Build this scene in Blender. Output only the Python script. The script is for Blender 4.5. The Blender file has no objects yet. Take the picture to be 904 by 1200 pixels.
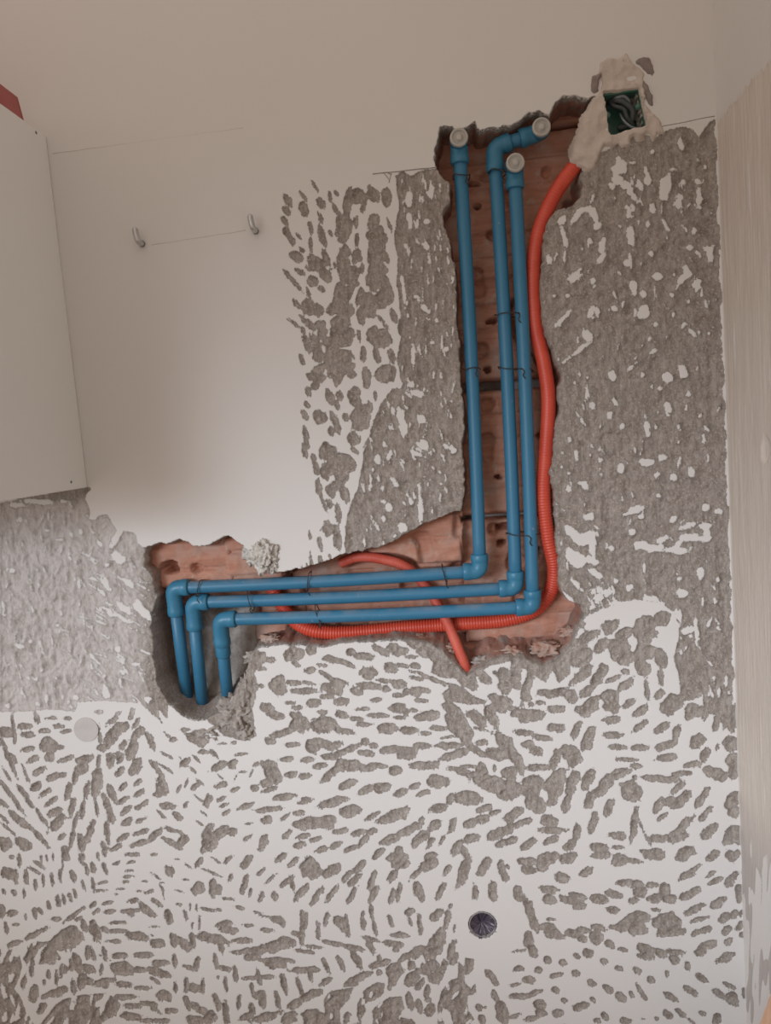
import bpy, bmesh, math
import numpy as np
from mathutils import Vector, Matrix

S = bpy.context.scene
COL = S.collection
# ------------------------------------------------------------------ camera
YAW, PITCH, ROLL = math.radians(5.31), math.radians(-5.82), math.radians(-4.50)
F_PX, IMG_W, IMG_H = 900.0, 904.0, 1200.0
CAM = np.array([0.0, -1.15, 1.45])
def _axes():
    c, s = math.cos(YAW), math.sin(YAW)
    r = np.array([c, s, 0.]); f = np.array([-s, c, 0.]); u = np.array([0., 0., 1.])
    c, s = math.cos(PITCH), math.sin(PITCH)
    f, u = f*c + u*s, u*c - f*s
    c, s = math.cos(ROLL), math.sin(ROLL)
    r, u = r*c + u*s, u*c - r*s
    return r, u, f
AX_R, AX_U, AX_F = _axes()
cd = bpy.data.cameras.new('camera'); cam = bpy.data.objects.new('camera', cd); COL.objects.link(cam)
cd.sensor_fit = 'VERTICAL'; cd.sensor_height = 36.0; cd.lens = F_PX/IMG_H*36.0
cd.clip_start = 0.02
m = Matrix(((AX_R[0], AX_U[0], -AX_F[0], CAM[0]), (AX_R[1], AX_U[1], -AX_F[1], CAM[1]), (AX_R[2], AX_U[2], -AX_F[2], CAM[2]), (0, 0, 0, 1)))
cam.matrix_world = m
S.camera = cam
# ------------------------------------------------------------------ ambient light, window light, exposure
wd = bpy.data.worlds.new('world'); S.world = wd; wd.use_nodes = True
bg = wd.node_tree.nodes['Background']; bg.inputs[0].default_value = (1.0, 0.82, 0.70, 1); bg.inputs[1].default_value = 0.69
def area(name, loc, target, sx, sy, power, color):
    l = bpy.data.lights.new(name, 'AREA'); l.shape = 'RECTANGLE'; l.size = sx; l.size_y = sy; l.energy = power; l.color = color
    o = bpy.data.objects.new(name, l); COL.objects.link(o); o.location = loc
    o.rotation_euler = (Vector(target) - Vector(loc)).to_track_quat('-Z', 'Y').to_euler()
    return o
sun = area('window_daylight', (-1.30, -2.25, 1.58), (0.05, 0.0, 0.94), 1.7, 0.55, 3.5, (0.81, 0.89, 1.0)); sun.data.spread = math.radians(34)
S.view_settings.view_transform = 'Standard'; S.view_settings.look = 'None'
S.view_settings.gamma = 1.0; S.view_settings.use_curve_mapping = False
S.view_settings.exposure = 0.0

# ------------------------------------------------------------------ measuring helpers
def W(u, v, y=0.0):
    """photo pixel -> point on the plane parallel to the back wall at depth y"""
    d = AX_R*((u - IMG_W/2)/F_PX) - AX_U*((v - IMG_H/2)/F_PX) + AX_F
    t = (y - CAM[1])/d[1]
    return Vector(CAM + d*t)
def PX(x, y, z):
    """wall points (arrays) -> photo pixels"""
    X, Y, Z = x - CAM[0], y - CAM[1], z - CAM[2]
    a = X*AX_R[0] + Y*AX_R[1] + Z*AX_R[2]; b = X*AX_U[0] + Y*AX_U[1] + Z*AX_U[2]; c = X*AX_F[0] + Y*AX_F[1] + Z*AX_F[2]
    return IMG_W/2 + F_PX*a/c, IMG_H/2 - F_PX*b/c
MMPX = 1.27e-3
RNG = np.random.RandomState(7)
# ------------------------------------------------------------------ measured chisel marks
# each block: origin of a photo tile, pixels per photo pixel, then "x1 y1 x2 y2 width" marks inside the tile
CUTS = [
(0,800,4.52,"""65 180 80 310 22;0 262 80 262 60;185 155 200 220 28;100 232 165 232 34;115 275 180 275 34;240 188 295 188 22;205 258 265 255 28
280 234 340 232 26;340 190 380 188 20;320 262 375 255 22;505 155 545 155 24;570 230 630 165 28;560 225 600 190 20;520 225 535 350 22;515 340 560 350 40
560 340 640 220 60;640 250 685 225 50;690 195 705 140 26;700 245 740 185 28;780 270 820 365 34;640 350 670 300 32;700 310 755 235 46;685 400 720 300 60
575 440 600 370 50;600 375 650 385 30;620 425 650 380 30;690 490 740 405 55;615 495 655 450 30;800 415 860 495 30;630 570 670 530 30;710 545 755 515 30
630 640 680 605 30;710 605 765 570 32;640 700 690 660 30;720 670 780 630 28;645 760 700 715 38;720 740 780 712 20;625 835 680 800 30;705 805 785 780 30
790 835 860 770 40;585 890 640 860 28;700 865 775 840 32;835 510 890 560 45;825 600 880 560 40;850 645 904 660 30;850 370 904 395 14;840 430 904 465 10
870 265 904 300 14;870 830 904 860 20;880 770 904 785 16;840 680 875 715 10;10 310 90 500 26;30 380 85 420 55;20 455 60 525 20;120 440 150 520 22
0 520 115 675 26;0 620 40 660 24;90 540 150 610 26;140 610 180 670 24;185 660 255 765 26;115 360 185 340 34;215 340 300 320 85;300 345 340 345 30
235 400 290 390 50;145 420 210 395 32;310 420 380 395 30;180 485 240 450 32;165 570 220 530 45;245 515 310 485 36;305 500 355 480 36;410 420 500 390 50
425 480 460 430 50;390 540 410 440 32;350 625 375 530 36;450 620 465 520 34;500 590 530 460 60;515 460 525 380 26;580 545 610 635 38;210 605 270 560 30
240 655 300 610 28;255 700 325 665 42;265 785 350 700 50;370 710 390 610 32;430 720 445 620 28;505 620 520 705 24;550 600 600 745 40;560 720 575 860 30
390 780 410 690 24;370 880 390 790 28;310 835 340 800 26;425 800 435 904 36;440 870 500 740 40;445 830 480 830 50;545 840 560 904 28;325 890 365 880 40
0 700 45 745 18;10 745 75 800 18;55 690 170 780 40;55 695 100 745 20;170 780 255 865 32;0 850 60 850 80;80 840 170 870 70"""),
(0,1000,4.52,"""45 20 75 20 26;100 10 105 75 26;325 15 370 15 50;335 20 330 80 10;420 0 435 60 24;440 0 445 30 20;515 0 522 40 18;550 0 560 20 16;215 10 222 50 16
245 10 250 45 14;280 0 282 35 14;185 45 240 80 24;155 75 215 110 22;5 110 80 105 75;80 90 85 160 34;135 90 145 165 28;185 140 190 190 24;225 110 235 175 24
275 115 280 175 22;318 95 320 150 22;380 85 395 155 30;455 55 465 110 24;485 45 500 100 30;545 50 565 110 26;435 145 450 195 22;490 140 500 200 20
500 200 565 195 18;390 185 405 235 20;365 210 380 260 24;335 220 345 275 20;300 225 315 280 28;255 250 262 300 22;125 195 132 240 18;70 195 85 230 28
15 190 25 215 18;5 270 20 340 50;40 320 90 310 40;180 285 190 340 32;205 290 225 325 30;135 310 138 355 18;30 360 38 425 30;65 380 100 375 20
265 350 325 345 26;350 360 455 280 22;400 355 440 335 24;475 290 505 260 26;490 325 525 295 24;600 60 635 45 18;680 48 720 45 16;670 93 710 90 16
660 125 705 120 16;645 152 685 150 14;525 160 575 150 18;620 190 665 188 16;605 215 630 218 16;680 255 730 245 28;545 270 605 252 18;555 312 610 305 24
750 150 785 148 14;800 100 850 140 16;840 155 880 155 14;845 160 865 200 14;865 200 868 245 12;725 200 760 200 12;770 210 815 198 18;805 245 865 285 34
745 270 820 340 40;785 330 830 330 30;645 310 740 300 22;680 320 710 325 30;675 8 730 5 20;800 8 830 5 14;590 370 660 365 20;800 390 835 388 12
800 430 815 440 12;885 70 904 120 40;885 300 904 370 40;130 455 255 395 30;40 490 125 460 32;570 465 650 465 28;535 395 580 410 30;570 412 660 412 26
595 543 680 543 34;670 435 780 440 55;800 480 870 475 50;705 540 800 535 36;810 580 895 580 40;595 600 690 600 60;610 630 700 632 36;710 615 780 615 30
780 615 900 650 50;620 695 700 695 36;720 712 800 712 30;800 660 850 690 22;835 755 904 755 65;610 762 720 762 34;660 808 745 808 34;750 795 830 800 28
800 815 855 850 28;640 858 760 870 44;730 885 800 890 30;810 888 890 888 28;880 830 904 835 30;460 495 465 560 26;485 500 505 565 30;545 495 560 570 26
530 540 575 560 14;545 580 535 640 22;400 540 420 640 50;430 600 500 620 50;440 640 430 720 50;470 660 470 700 60;490 700 600 665 40;540 700 580 690 40
385 665 390 740 30;370 560 385 625 28;330 585 325 655 24;345 590 340 640 24;300 630 300 690 20;255 620 260 670 24;235 665 235 700 22;440 345 450 410 40
490 360 520 470 55;375 385 420 470 60;230 760 350 720 50;180 700 170 780 50;205 850 240 790 40;170 590 165 650 24;135 640 120 720 30"""),
(180,820,4.52,"""150 160 195 158 16;80 215 120 210 26;180 190 290 230 60;200 180 270 180 40;340 235 380 232 14;415 228 440 228 18;435 292 495 285 18
240 278 300 278 26;300 265 340 305 20;205 290 240 325 12;135 360 185 310 34;195 360 235 395 12;395 345 445 325 30;405 365 430 340 34;300 380 380 335 44
335 390 365 420 12;430 425 450 385 10;450 385 490 382 14;510 410 525 375 8;325 465 380 445 32;410 485 455 465 22;225 420 265 450 12;200 475 240 445 26
125 490 145 450 18;165 465 180 425 14;270 565 305 505 45;165 570 185 540 22;340 535 380 515 24;345 575 395 550 22;365 610 410 582 26;445 580 535 545 28
215 635 270 670 18;250 590 290 620 8;265 735 305 660 45;260 800 330 720 70;320 740 400 660 60;395 680 430 720 60;300 830 355 865 16;375 865 415 825 22
225 890 255 840 28;465 890 520 830 45;480 750 515 715 26;485 660 535 652 14;565 640 600 650 30;590 635 630 635 50;565 795 600 715 40;590 760 610 750 25
40 560 120 570 44;100 590 150 640 40;25 590 60 625 14;60 675 120 700 24;50 735 140 785 34;130 775 185 715 40;120 690 170 725 20;210 500 265 545 10
20 440 70 500 60;10 510 60 480 36;20 335 95 385 10;35 275 90 310 14;60 180 85 195 10;130 300 150 315 6
770 545 850 530 30;550 585 675 575 30;740 605 805 600 30;675 640 720 605 26;680 735 735 690 32;755 735 825 715 30;745 778 805 762 32;830 748 895 728 28
745 660 904 645 70;650 860 705 815 34;720 885 770 830 30;790 890 870 870 90"""),
(180,1000,4.52,"""75 90 110 90 40;95 70 95 130 20;105 30 135 32 8;165 55 200 75 14;265 85 360 125 14;400 155 415 110 20;470 215 495 110 34;210 210 265 160 65
235 145 245 210 40;310 140 320 230 40;320 200 365 190 55;505 230 520 185 20;560 255 585 200 28;635 200 650 255 34;675 175 745 120 30;725 120 740 195 26
750 245 815 170 36;830 280 890 190 36;595 160 645 115 22;550 120 590 75 22;780 85 880 90 100;820 130 860 50 90;370 238 430 246 16;430 282 485 295 18
250 290 325 308 22;330 298 360 302 16;120 268 150 272 16;120 195 155 205 8;155 138 190 142 14;80 300 82 370 30;160 300 180 355 24;195 265 195 300 8
228 270 228 300 8;245 340 245 390 10;205 370 205 410 12;340 380 430 375 40;350 400 445 410 45;480 382 530 384 16;530 310 575 318 12;570 330 640 345 14
630 345 700 360 40;680 340 690 395 30;570 405 635 410 26;790 300 785 380 24;810 320 805 400 20;790 380 785 490 30;720 415 790 440 36;870 370 878 455 22
95 420 110 500 40;110 430 200 515 50;205 425 210 500 30;235 435 380 470 55;355 470 365 530 28;290 450 370 460 60;425 465 520 465 36;415 525 490 525 22
480 550 560 550 40;490 520 660 500 50;560 500 750 470 60;680 450 750 470 35;755 515 845 525 22;810 490 895 500 24;570 565 740 570 30;600 580 700 590 55
110 530 115 610 30;150 590 225 620 30;220 620 240 545 34;325 530 335 600 26;335 605 420 615 36;430 590 440 685 30;725 620 865 618 36;820 600 840 680 24
480 665 560 660 24;550 620 565 700 26;560 655 640 655 24;680 645 705 745 28;765 670 790 750 24;335 655 350 660 20;380 660 390 740 20;175 655 175 735 26
190 710 260 720 50;260 665 262 740 22;115 685 120 740 24;170 750 190 830 36;190 790 280 850 50;320 740 345 820 38;380 795 390 904 36;455 750 450 825 24
515 680 530 750 26;540 770 590 740 60;570 740 585 820 40;515 790 530 860 30;455 880 530 850 40;650 730 665 820 28;715 820 790 775 44;780 775 885 735 45
530 890 670 845 50;680 890 755 850 60;790 860 870 840 50;800 890 904 870 60;180 890 260 880 60;270 880 330 860 65;300 830 320 870 40;70 835 125 832 34"""),
(280,740,4.52,"""30 180 130 120 80;140 150 190 155 30;60 195 140 198 20;60 260 60 320 90;100 290 140 288 24;240 120 340 120 80;280 160 320 182 30;360 95 410 95 50
590 90 600 130 50;600 125 710 135 36;710 80 790 120 36;790 75 900 110 50;815 115 855 130 20;450 140 530 155 36;530 150 625 195 26;410 178 468 182 22
345 205 405 205 36;435 215 500 260 26;490 265 585 280 44;630 215 740 210 50;650 225 710 240 40;765 195 835 195 50;830 175 895 185 24;735 258 810 265 20
815 275 890 280 50;170 260 240 320 80;190 245 250 260 50;250 265 330 275 30;170 300 230 310 40;330 265 400 280 16;285 315 420 315 30;430 290 540 320 60
440 345 500 345 30;615 285 760 295 36;760 305 800 305 34;590 320 655 320 40;510 375 580 370 40;365 380 430 380 42;250 378 305 380 18;280 402 340 405 26
695 365 760 362 24;625 412 690 412 22;800 400 885 405 55;870 425 904 425 40;115 400 185 405 45;150 440 240 455 45;510 435 590 450 40;580 460 655 465 24
675 440 790 450 26;815 455 875 458 26;275 450 300 440 40;280 490 370 490 95;300 440 330 460 50;380 490 520 495 85;415 425 470 430 30;500 520 605 535 32
745 520 835 515 60;625 493 705 493 26;865 520 904 522 40;820 342 880 340 24;870 320 904 320 40;140 575 195 590 50;160 560 285 525 36;250 600 315 597 24
360 620 430 610 75;400 580 500 600 40;440 620 550 595 36;505 660 640 600 32;650 590 690 585 40;690 610 740 605 36;440 660 520 670 36;395 720 475 705 36
635 640 720 648 38;220 680 285 670 32;330 685 395 675 32;440 790 540 710 40;520 700 640 720 70;630 725 720 720 50;720 710 785 712 28;750 630 860 625 44
840 650 904 650 60;800 740 860 735 50;240 760 310 755 34;315 770 385 765 32;535 825 620 795 44;640 855 720 820 36;710 830 805 825 55;820 870 885 840 40
180 890 295 870 40;330 895 395 885 24;75 710 110 700 24;120 700 200 720 50;140 740 220 760 80;110 810 180 790 40;200 810 225 760 36;130 850 210 825 26;65 830 105 828 34"""),
(360,920,4.52,"""45 115 210 70 45;175 145 285 130 60;200 165 270 130 50;60 200 155 195 75;140 250 222 238 32;305 190 380 145 28;380 195 540 130 50;430 175 530 160 40
235 260 320 240 38;310 260 370 235 40;280 320 330 255 34;125 335 195 298 32;40 355 105 328 32;195 355 260 322 28;395 310 500 265 45;480 270 610 200 45;590 200 620 175 25
355 395 405 335 34;570 310 640 245 50;555 330 600 280 40;640 240 705 190 45;90 485 170 425 50;185 510 240 455 30;255 460 315 395 36;220 535 275 475 34
110 610 160 535 30;15 640 80 550 38;215 630 260 545 30;330 550 360 460 36;330 630 370 545 34;335 620 345 700 20;350 710 365 800 22;430 390 530 380 60
450 420 530 400 70;470 350 510 350 50;425 515 480 455 40;550 500 620 430 30;600 440 690 400 60;620 400 690 370 70;635 345 665 285 26;705 315 730 265 20
755 255 785 175 34;650 140 740 105 45;745 110 770 50 34;790 70 900 80 70;840 50 850 100 60;830 210 904 195 45;845 295 904 275 50;770 380 815 300 40
825 330 855 400 36;800 540 860 380 50;725 475 760 425 30;690 600 730 515 34;575 510 600 590 50;590 600 625 590 50;480 610 495 525 28;435 630 460 560 30
665 720 710 660 50;525 690 555 660 40;540 660 575 670 30;590 680 605 790 24;535 700 555 745 20;430 690 455 755 28;295 680 300 765 24;165 690 205 770 60
205 690 215 790 30;85 760 110 680 26;55 810 65 735 24;440 795 540 800 30;480 780 500 810 30;735 760 750 670 34;755 660 762 630 16;775 780 785 740 14"""),
(360,1000,4.52,"""75 465 200 490 30;0 492 80 500 24;190 490 300 515 36;235 510 290 610 40;300 445 375 465 28;320 460 355 535 34;410 470 500 490 40;460 520 505 470 40
85 560 120 640 26;70 695 125 660 32;160 545 200 625 30;0 600 50 615 30;5 610 25 680 22;200 700 340 630 50;330 610 430 570 40;380 540 390 600 24;365 620 395 640 40
430 650 500 600 80;440 700 490 620 50;430 725 445 690 30;480 580 540 530 30;540 560 620 490 50;545 570 560 620 40;525 700 590 620 55;650 540 720 410 70
640 560 690 480 80;620 620 700 590 90;650 680 710 640 70;580 720 620 670 30;715 630 735 570 34;755 560 780 470 40;770 590 790 520 40;630 780 640 700 30
535 740 555 830 40;590 770 600 850 36;630 860 665 800 50;640 790 645 760 30;0 750 70 735 40;205 900 220 840 34"""),
(460,740,4.52,"""130 105 190 130 30;100 180 150 190 30;90 210 150 220 20;90 240 160 255 26;155 230 280 280 26;70 133 130 135 20;110 300 200 315 36
90 322 160 325 40;120 365 200 370 24;90 420 130 420 30;120 460 240 440 50;150 455 235 435 40;50 520 140 525 36;140 540 205 540 24;205 510 290 515 34
400 420 490 500 50;395 440 450 430 40;430 510 500 525 20;440 590 500 590 30;360 550 420 600 50;400 600 490 660 34;265 565 330 555 16;230 605 360 605 36
240 600 310 610 44;265 675 400 630 44;20 640 120 650 70;110 605 205 605 30;105 712 245 708 44;185 800 300 790 60;200 770 280 790 40;90 835 150 805 28
135 870 195 845 28;310 725 450 765 40;370 715 460 718 20;470 700 480 790 60;430 790 690 850 85;520 790 640 870 90;580 740 655 760 75;500 340 640 400 60
520 380 600 420 50;570 400 660 405 30;505 400 560 520 50;540 520 690 720 60;600 560 620 640 60;665 660 690 755 36;500 640 620 660 70;540 700 545 740 16
340 230 440 300 50;400 260 450 300 30;440 200 520 270 50;590 200 600 320 70;650 160 660 290 50;540 210 570 245 20;740 210 690 380 40;700 330 720 370 50
760 200 810 240 26;640 440 790 445 60;660 460 750 470 40;765 325 860 330 40;720 388 750 388 24;765 378 805 375 24
655 530 760 545 32;750 560 855 572 28;690 600 750 600 50;730 630 800 640 50;850 715 885 620 44;715 722 830 720 40
700 800 800 800 80;720 850 780 880 90;820 850 904 760 70;300 890 320 860 30;340 870 480 890 70"""),
(540,900,4.52,"""350 180 450 190 100;360 80 430 90 80;470 190 530 60 70;90 230 165 200 36;20 300 70 285 36;70 290 150 260 50;150 245 215 228 26;235 270 330 215 45
250 290 280 250 40;145 370 270 320 55;280 315 375 270 36;30 390 100 360 45;185 420 235 385 34;230 400 305 370 36;320 430 400 375 38;425 280 510 280 60
410 330 555 330 36;440 400 510 370 40;550 430 610 390 50;605 390 620 300 36;545 235 580 130 44;570 130 620 20 55;655 110 700 0 55;670 210 710 120 50
700 150 770 110 50;740 110 800 40 60;790 50 900 10 45;690 345 715 240 44;690 425 780 420 45;700 460 790 465 36;310 490 400 500 50;320 540 400 540 45
400 530 520 450 70;530 500 610 450 50;560 500 600 470 40;630 570 700 530 45;505 580 585 590 60;425 635 510 650 45;440 690 510 710 50;530 690 640 710 50
600 735 670 735 40;570 665 670 690 30;690 690 780 700 50;765 655 855 685 40;820 610 904 610 34;105 560 150 480 50;95 560 120 550 40;215 500 240 610 45
230 520 265 530 30;75 610 78 695 40;170 605 170 705 44;300 625 310 705 44;340 690 400 850 40;370 700 370 730 20"""),
(540,1000,4.52,"""380 340 400 400 40;420 390 500 390 45;450 420 550 440 55;540 420 640 430 45;620 455 670 455 34;460 350 510 352 18;610 405 690 410 34
690 380 770 405 36;690 440 750 450 80;770 475 820 495 40;840 505 885 515 28;600 535 635 550 26;650 525 700 540 46;745 565 785 580 30;820 605 860 615 26
350 420 370 500 50;370 470 385 550 45;275 522 350 512 18;440 565 480 568 42;520 578 560 580 40;265 620 345 612 34;390 612 430 622 34;470 655 540 642 30
590 620 630 645 38;320 675 390 668 36;365 690 380 665 30;265 705 320 690 20;255 760 340 755 32;310 770 435 725 32;490 710 520 740 36;540 770 565 790 32
600 825 680 795 44;685 765 715 785 28;675 670 720 705 34;755 700 805 740 38;825 740 870 780 42;390 810 455 800 60;400 850 450 840 50
340 885 410 870 34;265 870 320 850 26;490 850 545 840 40;745 845 780 880 28;700 885 740 890 36;840 885 904 890 36;140 620 190 690 40;170 730 200 790 30
200 790 240 870 55;205 850 240 904 50;85 800 110 835 40;125 820 140 818 22;105 860 125 904 34"""),
(640,700,3.767,"""310 190 360 290 90;330 140 360 180 70;430 90 450 200 90;390 240 480 240 70;410 330 450 290 70;490 80 540 110 60;500 230 520 310 50
505 320 510 390 24;490 450 515 410 30;440 350 450 450 18;250 150 320 110 50;150 200 230 150 40;220 240 270 190 40;120 290 200 240 70;100 260 150 270 80
120 385 200 300 40;160 350 190 310 50;205 395 265 300 44;90 450 130 420 60;150 440 200 400 40;140 520 230 450 60;250 450 320 440 75;250 480 320 490 50
265 375 330 345 26;325 405 385 360 36;340 490 395 450 32;385 525 450 480 38;330 320 370 335 24;15 492 85 495 30;0 430 100 410 30;0 430 40 430 30
10 575 80 580 44;250 540 325 542 34;245 605 330 610 30;165 680 210 575 45;120 625 150 545 36;90 650 140 740 75;290 660 370 662 24;370 665 450 662 26
380 595 445 550 30;480 595 550 555 32;485 670 570 640 34;570 640 585 560 30;480 715 580 700 30;325 715 400 720 16;370 745 430 745 28;430 795 580 805 30
520 510 595 440 70;630 480 680 520 60;640 500 660 530 60;640 660 695 610 50;610 745 690 730 30;690 730 715 665 30;565 780 640 772 22;30 750 60 670 34
0 840 90 760 50;20 860 60 840 60;345 880 410 830 90;385 800 400 790 20;705 780 740 760 50;740 800 770 760 50
770 810 800 780 30;790 640 850 650 60;810 700 850 740 60;820 800 840 740 40;740 590 760 530 34;790 580 800 490 30;820 590 840 480 50;700 540 715 450 24;755 680 762 650 14"""),
(704,900,4.52,"""30 260 60 170 45;165 380 190 220 36;190 250 250 380 16;290 230 340 160 45;340 190 400 160 55;380 210 470 130 55;370 140 440 75 32;300 280 350 240 28
510 205 570 110 38;530 280 590 200 34;275 370 360 375 45;360 400 475 270 45;370 390 465 345 50;540 375 610 300 50;210 440 250 445 20;240 465 340 455 55
400 490 495 425 60;560 490 625 440 42;420 590 525 515 28;450 575 495 555 30;555 580 605 550 22;570 625 645 580 30;430 690 530 635 38;445 775 555 720 40
480 815 575 790 26;490 880 595 845 36;590 740 655 690 45;630 810 690 775 45;690 800 725 755 34;740 790 755 750 24;650 880 690 845 40;720 860 760 815 30
740 890 770 870 26;670 630 720 550 42;735 620 740 710 40;680 430 700 500 45;700 480 740 440 36;670 400 720 310 70;720 310 740 400 45;670 210 735 140 60
690 260 720 200 50;750 560 755 540 12;85 610 170 605 34;165 615 230 620 45;180 650 250 660 60;150 710 200 700 36;240 620 310 620 36;330 610 350 690 60
250 690 320 690 50;330 690 400 690 50;265 750 320 755 24;30 755 100 755 40;50 840 140 850 36;100 820 240 850 90;150 780 260 800 60;290 800 420 850 110
300 870 350 870 60;380 870 450 865 36;40 355 135 360 45;60 490 140 490 60;140 490 215 495 26;65 418 120 420 20"""),
(704,1000,4.52,"""195 490 290 530 60;200 540 280 545 40;290 510 350 545 50;350 520 450 525 36;370 540 410 580 40;495 530 560 520 40;520 510 610 470 44
615 575 710 535 40;455 575 470 630 26;350 620 358 660 18;255 655 280 685 36;178 605 212 635 28;510 645 570 690 34;195 695 215 740 18;215 740 245 775 24
155 730 172 765 22;340 735 420 790 36;350 740 385 760 24;445 705 515 755 36;605 725 660 770 36;675 740 720 800 55;645 685 715 715 20;760 715 768 775 22
335 835 380 870 32;400 825 450 865 28;450 865 500 904 18;525 840 555 855 24;600 870 640 880 60;620 850 625 900 40;220 880 240 875 16;290 880 305 870 18;660 480 700 450 34"""),
(320,200,5.217,"""65 140 110 210 32;65 225 100 270 30;55 280 85 335 28;70 350 130 460 36;145 390 180 425 16;105 500 180 550 50;165 470 190 500 20;165 130 205 180 20
170 200 210 280 50;245 75 275 125 18;275 170 310 230 38;280 260 300 320 24;285 340 320 460 40;300 480 350 600 34;345 140 355 195 22;360 200 420 290 30
375 125 400 155 20;225 310 240 400 26;230 400 235 500 24;225 510 250 590 45;240 560 310 590 80;290 600 340 680 55;345 365 360 400 18;375 560 385 600 14
135 600 190 635 28;195 580 225 610 18;75 615 180 740 22;210 670 280 680 65;205 710 230 780 22;280 710 320 745 26;125 790 180 850 30;180 810 260 870 80
240 830 310 880 80;365 810 365 890 80;100 910 155 955 20;170 890 250 960 20;195 910 260 975 36;180 960 190 1000 22;190 1010 225 1110 40;165 1120 195 1190 26
235 1000 290 1100 40;270 1050 280 1180 60;290 920 310 1030 60;470 110 450 270 50;390 300 470 300 60;400 330 470 380 100;420 400 440 440 60;440 450 430 620 66
420 640 530 650 100;400 740 470 780 120;420 690 420 840 90;400 800 450 900 110;430 860 400 990 110;340 1000 490 1020 120;330 1150 500 1170 120;300 980 340 990 40
350 1000 380 1150 90;490 120 550 190 90;560 140 550 240 40;580 120 640 170 60;590 100 640 180 40;695 110 695 210 50;510 280 510 350 26;515 380 510 460 22
490 500 535 550 50;500 560 520 470 40;545 570 545 620 20;625 270 600 370 60;610 350 670 460 90;640 420 630 580 100;640 560 650 740 120;690 680 680 820 90
620 780 700 810 90;520 780 640 830 100;530 830 620 870 70;540 720 540 770 30;530 850 545 930 40;525 980 530 1040 16;700 290 725 360 22;690 510 705 570 22
725 840 755 930 36;650 890 710 980 24;590 1010 740 1040 100;600 970 650 1060 80;550 1080 555 1160 34;620 1090 650 1170 36;710 1090 740 1180 36"""),
(330,420,3.93,"""150 70 200 30 50;210 60 290 40 100;240 90 280 100 60;150 110 170 140 40;145 50 190 120 60;90 10 110 30 20;120 70 135 100 20;115 130 130 170 24
110 200 130 230 22;100 240 115 285 24;205 130 235 210 30;165 240 190 300 50;260 150 275 190 24;245 200 270 240 24;235 250 265 340 30;225 310 235 360 24
290 250 300 290 20;320 60 330 90 40;390 50 390 140 36;440 60 520 80 80;480 50 490 110 60;320 140 360 180 60;340 170 350 220 50;430 150 435 190 16
405 200 410 250 20;330 250 400 280 90;350 270 380 330 70;315 350 350 400 60;340 360 350 400 50;320 410 355 440 20;100 310 120 370 22;100 400 115 460 22
110 360 125 420 16;145 440 165 540 24;165 550 180 630 30;185 640 210 710 16;190 400 240 460 70;210 500 330 480 100;240 540 310 530 80;230 570 260 600 60
190 510 210 560 40;210 590 240 640 30;280 590 300 660 34;215 650 230 690 30;255 670 265 750 28;195 770 230 800 50;205 745 215 820 36;128 790 132 830 16
175 830 185 890 20;250 780 265 880 34;220 900 225 920 12;170 910 185 950 22;135 900 140 960 18;115 940 120 970 12;90 945 95 970 12"""),
]
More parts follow.
